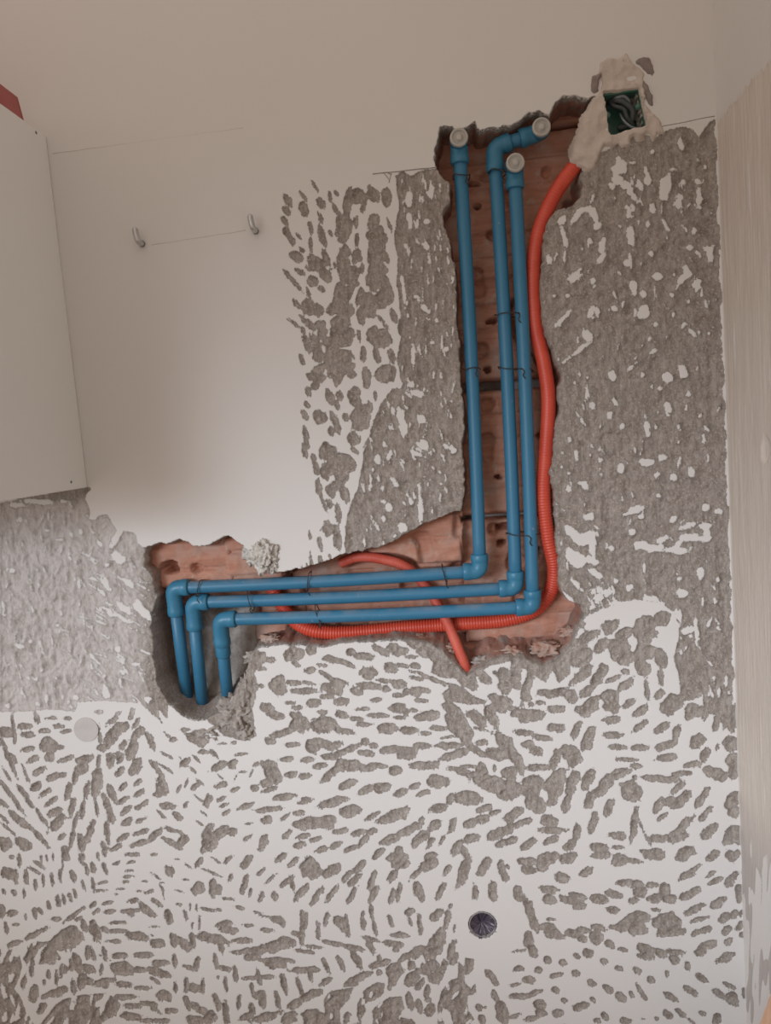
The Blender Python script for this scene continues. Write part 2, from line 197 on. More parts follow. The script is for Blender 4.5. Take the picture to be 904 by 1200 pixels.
# flakes of paint left standing in the fully hacked areas
FLAKES = [
(440,180,4.283,"""180 170 165 280 30;165 280 180 385 22;285 160 280 240 24;258 325 258 355 30;255 450 258 490 34;150 450 155 480 14;180 560 180 580 12;205 630 205 640 12
205 705 205 725 26;235 760 275 800 26;305 830 310 845 10;130 580 150 770 18;165 800 165 830 12;310 888 325 888 20;285 940 292 955 16;355 970 360 990 20
190 960 190 1070 16;170 920 180 925 14;205 420 215 450 8;260 825 275 838 8"""),
(330,420,3.93,"""585 150 660 170 26;590 110 610 130 22;545 230 570 350 30;620 260 670 300 30;610 380 680 430 24;600 430 675 460 20;640 370 680 440 30;605 405 670 440 12
740 400 800 420 20;790 415 800 435 30;475 380 475 410 16;440 450 445 490 28;500 430 490 470 18;500 540 530 580 22;410 580 412 600 16;490 670 500 715 28
455 655 480 665 14;465 725 475 750 16;590 640 600 680 20;635 590 645 780 20;550 760 570 800 30;515 815 525 825 18;390 780 395 800 12;610 610 612 650 12
465 590 470 610 14;770 195 790 200 12;510 230 515 260 12;490 310 520 330 12;420 500 425 525 14;730 575 740 580 12"""),
(640,120,4.109,"""235 430 215 490 20;120 590 160 530 26;150 530 225 500 26;220 500 250 590 30;235 580 260 600 30;100 530 65 590 28;75 590 100 700 20;90 700 90 765 12
50 720 60 740 14;0 770 30 740 34;205 672 222 664 22;275 670 265 740 30;285 710 255 780 26;270 665 290 665 20;110 870 155 820 40;150 815 185 800 16
210 855 245 870 30;230 880 240 890 20;40 925 40 938 14;100 920 105 940 26;205 1030 240 980 36;230 1010 265 1000 36;330 980 335 1005 22;50 1075 120 1000 18
60 1070 75 1065 24;180 1100 215 1151 24;150 1120 155 1150 10;310 420 330 390 26;330 390 360 360 36;355 390 410 405 26;400 410 440 480 24;440 370 465 420 18
330 290 370 330 60;350 270 360 340 50;410 290 435 290 10;475 370 510 365 50;480 310 485 350 14;410 490 430 530 16;510 480 512 530 28;490 575 492 600 14
400 500 395 580 20;405 570 415 700 30;395 660 420 650 36;405 710 410 790 10;380 755 390 790 28;490 725 520 728 26;415 850 430 930 28;465 905 470 945 24
455 980 490 1030 40;465 1000 480 1030 40;525 880 525 940 8;515 825 560 845 26;580 360 560 480 40;555 480 560 540 14;560 560 595 620 12;600 320 630 322 12
660 372 662 395 20;640 440 645 505 36;715 600 712 645 22;688 685 694 715 28;720 360 745 400 26;740 390 735 500 24;725 500 750 510 16;760 700 810 715 26
790 710 795 770 28;670 780 685 830 20;640 860 690 825 28;720 850 735 905 34;750 880 752 945 10;765 950 785 1000 16;600 930 615 920 20;680 955 695 958 16
607 1020 622 1022 22;655 1075 668 1080 20;690 1090 735 1140 16;780 1110 795 1115 18;520 1060 530 1080 20;500 1120 500 1150 14;510 230 515 250 20;645 170 660 230 24
770 300 772 322 14;725 265 735 285 10"""),
(640,380,3.93,"""185 30 210 70 24;80 175 210 75 16;145 50 150 80 8;370 220 435 160 18;410 150 420 160 20;475 130 510 120 24;290 240 322 235 36;445 215 445 255 24
475 55 478 75 10;550 215 580 275 36;625 190 640 250 26;655 310 660 335 18;487 275 490 300 20;520 280 525 310 20;185 270 190 345 16;200 375 233 378 34
300 400 290 435 22;160 420 172 475 16;345 466 360 470 16;455 410 475 530 20;560 360 568 405 20;610 460 612 480 12;605 540 616 545 12;705 420 716 425 14
645 370 650 395 10;100 515 115 550 24;135 570 145 630 18;75 585 80 605 12;240 575 252 580 14;245 615 258 635 18;330 655 360 650 24;335 680 350 660 26
65 660 80 655 14;100 690 115 685 10;140 730 190 735 20;105 745 110 775 20;175 730 190 765 24;430 635 500 640 30;535 595 540 630 34;500 690 520 700 30
410 570 415 600 12;575 705 606 706 30;670 660 672 705 24;510 785 535 790 22;360 870 455 840 26;440 878 442 896 20;385 958 416 960 28;575 890 606 900 32
720 850 755 840 30;790 850 820 870 18;170 880 210 890 36;190 865 200 905 36;410 1020 540 1030 40;500 1010 570 970 30;540 1040 670 1040 26;600 1010 620 1020 30
610 980 750 990 30;700 930 765 930 36;740 940 750 1000 30;610 945 700 910 20;95 930 160 1010 30;160 1010 220 960 40;210 970 220 1090 26;90 1050 180 1080 40
180 1080 240 1095 30;290 1020 310 1038 22"""),
(640,520,3.424,"""100 540 140 590 16;80 440 170 500 36;170 500 230 540 20;180 590 270 600 30;200 600 230 615 36;320 590 355 565 24;278 545 288 560 16;175 655 195 660 18
265 640 310 660 40;235 690 250 700 26;160 730 185 735 30;115 780 150 740 20;380 620 500 670 40;400 640 440 720 30;330 700 350 750 36;340 690 320 720 36
350 760 350 820 26;440 720 480 810 30;530 660 540 720 18;480 790 520 810 30;540 760 600 740 30;600 700 610 800 16;540 820 545 850 16;620 495 622 545 22
520 540 550 545 20;530 600 570 600 24;684 545 702 548 20;678 612 680 638 16"""),
(0,560,4.286,"""40 135 130 140 20;130 115 270 125 26;300 118 350 120 14;345 120 365 155 14;88 205 115 210 28;360 265 362 305 14;405 250 406 280 16;48 465 75 466 18
373 418 388 428 16;183 530 200 540 14;395 515 402 555 18;10 610 20 655 20;18 685 25 698 14;75 840 120 855 34;145 820 168 822 16;280 740 300 742 14
235 725 238 745 8;455 880 458 905 12;200 965 213 970 14;133 1005 148 1008 14;172 1010 190 1012 14;274 1005 290 1010 16;102 1080 120 1082 16;362 1100 398 1105 28
30 1140 55 1150 28;180 1125 198 1148 20;230 1090 235 1135 18;580 370 600 430 40;560 400 600 400 26;600 430 630 400 30;490 315 512 348 18;450 250 475 285 14
555 345 605 270 26;520 490 550 570 26;505 570 540 600 22;530 430 545 445 18;620 510 670 550 26;655 540 675 545 36;590 625 655 690 34;545 660 560 700 24
580 685 655 730 22;680 620 750 720 50;700 650 745 715 45;575 855 605 868 34;665 935 710 938 26;600 970 625 982 20;600 1005 605 1035 26;530 1050 535 1115 34
720 1110 755 1115 34;515 990 530 1000 18"""),
]
# outlines (photo pixels) of areas hacked bare of paint
BARE = [
"463 206 472 200 482 206 492 200 505 198 520 196 535 215 545 260 548 420 560 600 540 610 520 618 500 625 470 640 440 652 405 648 404 634 406 610 412 590 420 572 424 550 427 522 433 510 440 488 448 472 460 456 470 455 472 450 468 435 466 420 468 404 470 395 466 385 469 372 468 345 465 330 467 300 462 282 465 254 468 245 466 225",
"640 250 660 240 680 205 668 190 676 180 690 185 712 176 730 165 748 158 770 160 785 152 800 149 812 152 820 160 826 150 834 142 842 140 846 200 849 280 852 400 856 520 860 640 864 720 866 800 868 870 865 850 845 848 838 838 826 836 824 815 812 820 802 822 798 812 796 790 790 770 797 745 792 718 770 705 745 702 725 706 712 712 700 716 688 722 670 700 655 690 630 600 630 300",
"0 590 20 585 50 580 80 573 98 570 108 573 102 578 100 584 104 595 106 602 104 608 112 610 116 604 126 603 131 614 137 622 132 632 128 642 134 640 145 622 158 625 162 637 168 642 178 640 200 700 200 800 196 842 184 830 190 848 180 838 164 824 126 821 90 823 88 834 60 831 30 834 0 834",
"0 834 0 590 -140 606 -140 836",
"33 1108 44 1103 57 1104 71 1090 83 1084 97 1093 99 1102 86 1111 82 1116 66 1113 72 1124 62 1130 48 1130 33 1133 27 1124 32 1115",
"0 1112 20 1112 24 1121 26 1133 20 1153 17 1159 24 1168 29 1181 40 1201 40 1330 -140 1330 -140 1125",
"47 1201 66 1177 73 1172 95 1166 124 1164 133 1168 142 1177 137 1190 124 1195 119 1201 110 1240 60 1250",
"380 1170 389 1161 404 1159 414 1157 412 1168 404 1177 398 1184 400 1201 395 1240 350 1250 355 1201 360 1186 373 1185 381 1188",
"419 1201 419 1179 426 1161 442 1151 451 1153 450 1164 440 1172 426 1177 431 1186 424 1192 420 1230",
"437 1201 436 1184 446 1175 457 1169 471 1168 474 1181 468 1192 484 1195 488 1201 480 1250 440 1240",
"513 1179 518 1161 530 1148 537 1146 537 1126 544 1133 546 1122 555 1124 556 1135 550 1142 544 1142 546 1153 552 1159 557 1153 558 1164 548 1168 548 1184 555 1192 556 1201 550 1240 525 1240 532 1201 528 1186 519 1181 517 1190 521 1201 513 1201",
"518 813 526 806 524 800 535 802 544 806 557 817 571 822 568 826 544 825 528 822 540 830 548 846 557 859 553 868 535 864 526 855 520 840 524 835 517 826 522 822",
"300 757 330 752 380 755 420 750 470 748 480 758 500 768 508 776 505 788 520 795 535 795 548 805 560 800 556 790 575 780 600 775 625 790 640 800 648 785 655 800 668 790 672 770 690 755 690 730 660 720 600 740 400 740 300 745",
"232 838 245 845 262 862 280 867 292 868 300 862 298 845 296 830 300 815 302 800 298 790 305 778 312 770 300 760 288 770 280 800 250 830",
]
# the chased channel in the wall
CHANNEL = "513 165 517 148 530 147 536 152 548 150 556 143 563 152 580 150 600 146 612 140 620 133 632 131 645 136 652 120 662 113 678 112 690 117 698 112 706 130 700 160 690 185 680 200 683 215 682 228 672 238 655 245 645 255 640 270 637 290 635 320 634 345 638 375 640 390 648 410 655 430 660 440 655 455 657 480 652 510 650 540 645 555 650 575 652 600 652 630 656 660 657 690 665 703 682 711 686 722 680 735 674 748 668 762 655 775 640 782 610 772 590 770 575 777 560 787 548 792 535 782 520 764 500 754 470 750 430 752 400 755 380 759 350 757 330 755 305 758 297 765 289 780 285 795 280 808 270 826 255 838 240 844 228 844 214 840 196 824 184 802 179 770 178 740 178 720 183 700 178 680 170 665 168 650 172 640 185 637 200 638 210 632 222 636 226 641 245 639 255 632 268 630 280 637 292 646 300 666 320 671 345 668 370 662 390 655 405 648 425 645 445 641 465 632 490 618 510 608 525 603 540 600 545 580 545 550 542 520 545 500 543 470 541 440 537 420 540 400 535 380 534 350 533 320 530 300 527 280 520 262 518 250 527 235 528 215 518 205 510 195 510 180"
BOXHOLE = "706 109 749 103 759 148 715 159"
PATCH = "700 82 702 72 712 66 726 66 734 58 740 69 742 72 752 78 757 90 757 98 760 108 757 121 764 130 773 135 778 144 779 156 772 161 766 167 758 160 750 168 743 164 736 172 724 172 718 178 710 174 704 184 697 200 690 203 684 200 674 197 668 186 667 172 671 160 676 148 682 133 691 118 701 108 702 96"
# ------------------------------------------------------------------ materials
def srgb(r, g, b):
    f = lambda c: (c/255/12.92) if c/255 <= 0.04045 else ((c/255 + 0.055)/1.055)**2.4
    return (f(r), f(g), f(b), 1)
class NT:
    def __init__(s, name):
        s.m = bpy.data.materials.new(name); s.m.use_nodes = True; s.t = s.m.node_tree
        s.b = s.t.nodes['Principled BSDF']; s.b.inputs['Specular IOR Level'].default_value = 0.25
    def n(s, typ, **kw):
        x = s.t.nodes.new(typ)
        for k, v in kw.items(): setattr(x, k, v)
        return x
    def l(s, a, b): s.t.links.new(a, b)
    def val(s, x, sock):
        if isinstance(x, (int, float)): sock.default_value = x
        elif isinstance(x, tuple): sock.default_value = x
        else: s.l(x, sock)
    def math(s, op, a, b=0.0, clamp=False):
        x = s.n('ShaderNodeMath', operation=op, use_clamp=clamp); s.val(a, x.inputs[0]); s.val(b, x.inputs[1]); return x.outputs[0]
    def noise(s, scale, detail=3, rough=.55, vec=None):
        x = s.n('ShaderNodeTexNoise'); x.inputs['Scale'].default_value = scale; x.inputs['Detail'].default_value = detail; x.inputs['Roughness'].default_value = rough
        s.l(vec if vec is not None else s.obj(), x.inputs['Vector']); return x.outputs['Fac']
    def obj(s):
        if not hasattr(s, '_tc'): s._tc = s.n('ShaderNodeTexCoord')
        return s._tc.outputs['Object']
    def mapped(s, scale, rot=(0, 0, 0)):
        x = s.n('ShaderNodeMapping'); x.inputs['Scale'].default_value = scale; x.inputs['Rotation'].default_value = rot
        s.l(s.obj(), x.inputs['Vector']); return x.outputs[0]
    def mix(s, f, a, b):
        x = s.n('ShaderNodeMix', data_type='RGBA'); s.val(f, x.inputs[0]); s.val(a, x.inputs[6]); s.val(b, x.inputs[7]); return x.outputs[2]
    def step(s, x, lo, hi):
        r = s.n('ShaderNodeMapRange'); s.val(x, r.inputs[0]); r.inputs[1].default_value = lo; r.inputs[2].default_value = hi; return r.outputs[0]
    def attr(s, name):
        a = s.n('ShaderNodeAttribute'); a.attribute_name = name; return a.outputs['Fac']
    def bump(s, h, dist, strength=1.0):
        x = s.n('ShaderNodeBump'); x.inputs['Strength'].default_value = strength; x.inputs['Distance'].default_value = dist
        s.l(h, x.inputs['Height']); s.l(x.outputs[0], s.b.inputs['Normal'])
    def col(s, c): s.val(c, s.b.inputs['Base Color'])
    def rough(s, r): s.val(r, s.b.inputs['Roughness'])
def simple(name, c1, c2, scale, rough=.6, bump=0, bscale=200, spec=.3):
    n = NT(name); n.col(n.mix(n.step(n.noise(scale, 4), .35, .65), c1, c2)); n.rough(rough); n.b.inputs['Specular IOR Level'].default_value = spec
    if bump: n.bump(n.noise(bscale, 4), bump)
    return n
PAINT1, PAINT2 = (.66, .645, .625, 1), (.70, .685, .665, 1)
MORT1, MORT2, MORT3 = (.295, .260, .230, 1), (.43, .388, .352, 1), (.220, .184, .153, 1)
def wall_material(name, streak=0.0):
    n = NT(name)
    fine = n.noise(900, 3)
    p = n.math('ADD', n.attr('paint'), n.math('ADD', n.math('MULTIPLY', n.math('SUBTRACT', n.noise(330, 5, .7), .5), 7.0), n.math('MULTIPLY', n.math('SUBTRACT', n.noise(260, 3, .6, n.mapped((1, 1, .25))), .5), 4.5)))
    pf = n.step(p, -.12, .12)
    paint = n.mix(n.noise(3.5, 4), PAINT1, PAINT2)
    v = n.mapped((1, 1, .28)); 
    mort = n.mix(n.step(n.noise(130, 6, .75, v), .38, .62), MORT1, MORT2)
    mort = n.mix(n.step(n.noise(55, 5, .65), .54, .72), mort, MORT3)
    mort = n.mix(n.math('MULTIPLY', n.step(n.noise(240, 5, .75, n.mapped((1, 1, .45))), .50, .62), .62), mort, MORT3)
    mort = n.mix(n.math('MULTIPLY', n.step(n.noise(330, 2), .56, .68), .75), mort, (.53, .48, .44, 1))
    mort = n.mix(n.math('MULTIPLY', n.attr('dust'), n.step(n.noise(120, 5, .7, n.mapped((1, 1, .3), (0, .5, 0))), .26, .56)), mort, (.62, .585, .56, 1))
    sep = n.n('ShaderNodeSeparateXYZ'); n.l(n.obj(), sep.inputs[0])
    deep = n.step(n.math('ADD', sep.outputs[1], n.math('MULTIPLY', n.math('SUBTRACT', n.noise(45, 4), .5), .03)), .012, .022)
    brick = n.mix(n.step(n.noise(60, 4), .3, .7), (.30, .155, .115, 1), (.46, .26, .20, 1))
    brick = n.mix(n.step(n.noise(38, 3), .52, .62), brick, MORT1)
    base = n.mix(n.math('MULTIPLY', deep, n.attr('cave')), mort, brick)
    n.col(n.mix(pf, base, paint)); n.rough(n.math('SUBTRACT', .95, n.math('MULTIPLY', pf, .35)))
    h = n.math('MULTIPLY', n.math('ADD', n.noise(260, 4, .7), n.math('MULTIPLY', n.noise(700, 2), .5)), n.math('SUBTRACT', 1.0, pf))
    n.bump(h, .0026, .9)
    return n.m
M_WALL = wall_material('hacked plaster and paint')
def brick_material():
    n = NT('red hollow brick')
    v = n.mapped((1, 1, 6))
    c = n.mix(n.step(n.noise(18, 4, .6, v), .3, .7), (.40, .185, .125, 1), (.54, .285, .205, 1))
    c = n.mix(n.step(n.noise(16, 4), .50, .72), c, (.47, .335, .28, 1))
    c = n.mix(n.math('MULTIPLY', n.step(n.noise(42, 5, .65), .58, .70), .6), c, (.50, .42, .36, 1))
    n.col(c); n.rough(.92); n.bump(n.noise(240, 4), .0015, .7)
    return n.m
M_BRICK = brick_material()
M_MORTAR = simple('grey mortar', MORT1, MORT2, 60, .95, .0025, 180).m
M_MORTAR_DARK = simple('dark broken mortar', (.23, .195, .18, 1), (.30, .26, .24, 1), 60, .95, .002, 180).m
M_RUBBLE = simple('brick and mortar rubble', (.40, .22, .165, 1), (.44, .365, .315, 1), 70, .95, .003, 160).m
M_MORTAR_FILL = simple('pale grey mortar fill', (.50, .475, .455, 1), (.55, .525, .50, 1), 40, .95, .0006, 500).m
def patch_material():
    n = NT('cream gypsum plaster')
    c = n.mix(n.noise(25, 4), (.52, .455, .40, 1), (.64, .57, .51, 1))
    c = n.mix(n.step(n.noise(70, 5, .7), .66, .74), c, (.30, .26, .23, 1))
    n.col(c); n.rough(.9); n.bump(n.noise(150, 5, .65), .003, .8); return n.m
M_PATCH = patch_material()
def lump_material():
    n = NT('crusty plaster lump')
    c = n.mix(n.step(n.noise(110, 5, .7), .34, .46), (.24, .215, .18, 1), (.72, .69, .63, 1))
    n.col(c); n.rough(.95); n.bump(n.noise(200, 5, .7), .004, 1); return n.m
M_LUMP = lump_material()
def pipe_material():
    n = NT('blue plastic pipe')
    c = n.mix(n.noise(30, 3), (.034, .165, .285, 1), (.044, .19, .32, 1))
    g = n.n('ShaderNodeNewGeometry'); s = n.n('ShaderNodeSeparateXYZ'); n.l(g.outputs['Normal'], s.inputs[0])
    dust = n.math('MULTIPLY', n.step(s.outputs[2], .15, .95), n.step(n.noise(28, 4), .38, .68))
    dust = n.math('MULTIPLY', dust, .42)
    spot = n.math('MULTIPLY', n.step(n.noise(130, 3), .70, .76), .55)
    c = n.mix(n.math('MAXIMUM', dust, spot), c, (.36, .33, .31, 1))
    n.col(c); n.rough(.42); n.b.inputs['Specular IOR Level'].default_value = .4
    return n.m
M_PIPE = pipe_material()
M_FIT = simple('blue plastic fitting', (.034, .175, .295, 1), (.046, .205, .33, 1), 25, .38, 0, 0, .4).m
M_COND = simple('orange red conduit', (.56, .062, .034, 1), (.63, .085, .048, 1), 30, .38, 0, 0, .45).m
M_COND2 = simple('dusty red conduit', (.55, .085, .055, 1), (.62, .13, .09, 1), 45, .5, 0, 0, .35).m
M_WIRE = simple('annealed tie wire', (.03, .025, .023, 1), (.06, .05, .045, 1), 90, .55).m
M_CAB = simple('white laminate', (.80, .80, .775, 1), (.82, .82, .795, 1), 2, .45).m
M_RED = simple('faded red plastic', (.38, .10, .095, 1), (.44, .13, .12, 1), 15, .5).m
M_GREEN = simple('dark green plastic box', (.05, .15, .115, 1), (.12, .22, .18, 1), 45, .4).m
M_CABLE = simple('grey blue cable', (.17, .20, .22, 1), (.28, .30, .31, 1), 60, .4).m
M_CABLE2 = simple('dark cable', (.06, .075, .08, 1), (.10, .11, .11, 1), 60, .4).m
M_PENCIL = simple('pencil line', (.26, .235, .21, 1), (.36, .33, .30, 1), 80, .8).m
M_PENCIL2 = simple('faint pencil line', (.57, .55, .525, 1), (.64, .62, .60, 1), 80, .8).m
M_STEEL = simple('zinc plated steel', (.50, .51, .50, 1), (.62, .62, .60, 1), 60, .32); M_STEEL.b.inputs['Metallic'].default_value = .75; M_STEEL = M_STEEL.m
M_STEELD = simple('dark zinc steel', (.16, .16, .16, 1), (.24, .24, .23, 1), 60, .4); M_STEELD.b.inputs['Metallic'].default_value = .5; M_STEELD = M_STEELD.m
M_WOOD = NT('tan planed wood'); M_WOOD.col(M_WOOD.mix(M_WOOD.step(M_WOOD.noise(14, 4, .6, M_WOOD.mapped((6, 6, .6))), .3, .7), (.50, .30, .19, 1), (.62, .40, .27, 1))); M_WOOD.rough(.5); M_WOOD = M_WOOD.m
M_DRAIN = simple('grey drain pipe', (.22, .20, .20, 1), (.30, .28, .27, 1), 80, .6).m
M_FILM = simple('dark purple plastic film', (.055, .045, .065, 1), (.105, .085, .115, 1), 45, .28, 0, 0, .6).m
M_FLOOR = simple('grey cement floor', (.20, .19, .18, 1), (.28, .27, .25, 1), 6, .85, .002, 60).m
def plug_material():
    n = NT('clear plastic plug'); n.col((.62, .60, .55, 1)); n.rough(.16); n.b.inputs['Transmission Weight'].default_value = .35; n.b.inputs['IOR'].default_value = 1.45
    n.b.inputs['Specular IOR Level'].default_value = .6; return n.m
M_PLUG = plug_material()

# ------------------------------------------------------------------ object helpers
def tag(o, label, cat, group=None):
    o['label'] = label; o['category'] = cat
    if group: o['group'] = group
    return o
def struct(o): o['kind'] = 'structure'; return o
def link(name, me, mat, parent=None, smooth=False):
    o = bpy.data.objects.new(name, me); COL.objects.link(o)
    if mat: me.materials.append(mat)
    if parent: o.parent = parent; o.matrix_parent_inverse = Matrix.Translation(-Vector(parent.location))
    if smooth: me.polygons.foreach_set('use_smooth', np.ones(len(me.polygons), bool))
    return o
def from_bm(name, bm, mat, parent=None, smooth=False):
    bmesh.ops.recalc_face_normals(bm, faces=bm.faces)
    me = bpy.data.meshes.new(name); bm.to_mesh(me); bm.free(); return link(name, me, mat, parent, smooth)
def empty(name, loc):
    o = bpy.data.objects.new(name, None); COL.objects.link(o); o.location = loc; o.empty_display_size = .03; return o
def grid_mesh(name, co, quads, attrs=None):
    me = bpy.data.meshes.new(name)
    me.vertices.add(len(co)); me.vertices.foreach_set('co', np.ascontiguousarray(co, np.float32).ravel())
    nq = len(quads); me.loops.add(nq*4); me.loops.foreach_set('vertex_index', np.ascontiguousarray(quads, np.int32).ravel())
    me.polygons.add(nq); me.polygons.foreach_set('loop_start', np.arange(0, nq*4, 4, dtype=np.int32))
    me.update(calc_edges=True)
    for k, a in (attrs or {}).items():
        at = me.attributes.new(k, 'FLOAT', 'POINT'); at.data.foreach_set('value', np.ascontiguousarray(a, np.float32))
    me.validate()
    return me
def quads_of(nx, nz, keep=None):
    i = np.arange(nx*nz).reshape(nz, nx)
    q = np.stack([i[:-1, :-1], i[:-1, 1:], i[1:, 1:], i[1:, :-1]], -1).reshape(-1, 4)
    return q if keep is None else q[keep.reshape(-1)]
def compact(co, quads, attrs):
    used = np.zeros(len(co), bool); used[quads.ravel()] = True
    idx = np.cumsum(used) - 1
    return co[used], idx[quads], {k: a[used] for k, a in attrs.items()}
def box_bm(bm, lo, hi, bevel=0):
    r = bmesh.ops.create_cube(bm, size=1.0); vs = r['verts']
    for v in vs: v.co = Vector([lo[k] + (v.co[k] + .5)*(hi[k] - lo[k]) for k in range(3)])
    if bevel: bmesh.ops.bevel(bm, geom=list({e for v in vs for e in v.link_edges}), offset=bevel, segments=2, affect='EDGES')
def smooth_path(pts, n=12):
    P = [Vector(p) for p in pts]; P = [P[0]*2 - P[1]] + P + [P[-1]*2 - P[-2]]; out = []
    for i in range(1, len(P) - 2):
        a, b, c, d = P[i-1:i+3]
        for k in range(n):
            t = k/n
            out.append(.5*((2*b) + (c - a)*t + (2*a - 5*b + 4*c - d)*t*t + (3*b - a - 3*c + d)*t**3))
    out.append(P[-2]); return out
def resample(pts, step):
    P = np.array([tuple(p) for p in pts]); d = np.r_[0, np.cumsum(np.linalg.norm(np.diff(P, axis=0), axis=1))]
    n = max(2, int(d[-1]/step) + 1); t = np.linspace(0, d[-1], n)
    return [Vector((np.interp(x, d, P[:, 0]), np.interp(x, d, P[:, 1]), np.interp(x, d, P[:, 2]))) for x in t], t
def tube_bm(bm, pts, rad, sides=16, cap=True):
    pts = [Vector(p) for p in pts]; n = len(pts)
    rad = [rad]*n if isinstance(rad, (int, float)) else rad
    t0 = (pts[1] - pts[0]).normalized(); ref = Vector((0, -1, .01)) if abs(t0.y) < .9 else Vector((1, 0, 0))
    u = (ref - t0*ref.dot(t0)).normalized(); rings = []
    for i, p in enumerate(pts):
        t = (pts[min(i+1, n-1)] - pts[max(i-1, 0)]).normalized()
        u = (u - t*u.dot(t)).normalized(); w = t.cross(u)
        rings.append([bm.verts.new(p + (u*math.cos(2*math.pi*k/sides) + w*math.sin(2*math.pi*k/sides))*rad[i]) for k in range(sides)])
    for a, b in zip(rings, rings[1:]):
        for k in range(sides): bm.faces.new((a[k], a[(k+1) % sides], b[(k+1) % sides], b[k]))
    if cap: bm.faces.new(rings[0][::-1]); bm.faces.new(rings[-1])
def tube(name, pts, rad, mat, parent=None, sides=16):
    bm = bmesh.new(); tube_bm(bm, pts, rad, sides); o = from_bm(name, bm, mat, parent, True)
    return o
# ------------------------------------------------------------------ numeric noise
def vnoise(X, Z, size, seed):
    r = np.random.RandomState(seed); T = r.rand(256, 256).astype(np.float32)
    a, b = X/size, Z/size; i, j = np.floor(a).astype(int), np.floor(b).astype(int)
    fx, fz = a - i, b - j; fx = fx*fx*(3 - 2*fx); fz = fz*fz*(3 - 2*fz); i &= 255; j &= 255; i1, j1 = (i+1) & 255, (j+1) & 255
    return (T[i, j]*(1-fx)*(1-fz) + T[i1, j]*fx*(1-fz) + T[i, j1]*(1-fx)*fz + T[i1, j1]*fx*fz)*2 - 1
def sm(x, lo, hi):
    t = np.clip((x - lo)/(hi - lo), 0, 1); return t*t*(3 - 2*t)
def poly_px(s):
    a = np.array(s.split(), float).reshape(-1, 2)
    return np.array([[p.x, p.z] for p in (W(*q) for q in a)])
def poly_sdf(P, X, Z):
    """signed distance in mm, negative inside"""
    d = np.full(X.shape, 1e9); ins = np.zeros(X.shape, bool)
    for (ax, az), (bx, bz) in zip(P, np.roll(P, -1, 0)):
        ex, ez = bx - ax, bz - az; L = ex*ex + ez*ez + 1e-12
        t = np.clip(((X-ax)*ex + (Z-az)*ez)/L, 0, 1)
        d = np.minimum(d, (X - ax - t*ex)**2 + (Z - az - t*ez)**2)
        c = ((az > Z) != (bz > Z)) & (X < ex*(Z - az)/(ez if abs(ez) > 1e-12 else 1e-12) + ax); ins ^= c
    d = np.sqrt(d)*1000; return np.where(ins, -d, d)
def brick_depth(u, v):
    """how deep the exposed brick lies behind the paint, metres"""
    d = np.full(np.shape(u), .062)
    d = np.where(u < 335, .062 + (.030 - .062)*(1 - sm(v, 684, 694)), d)
    a = sm(v, 690, 712)*(1 - sm(u, 290, 325)); d = d*(1 - a) + .088*a
    b = (1 - sm(v, 655, 672))*sm(u, 425, 440)*(1 - sm(u, 541, 545))*sm(v, 590, 600); d = d*(1 - b) + .036*b
    # broken hollow under the second conduit
    h = 1 - sm(np.hypot((u - 445)/48, (v - 663)/17), .8, 1.05); d = d*(1 - h) + .070*h
    return d
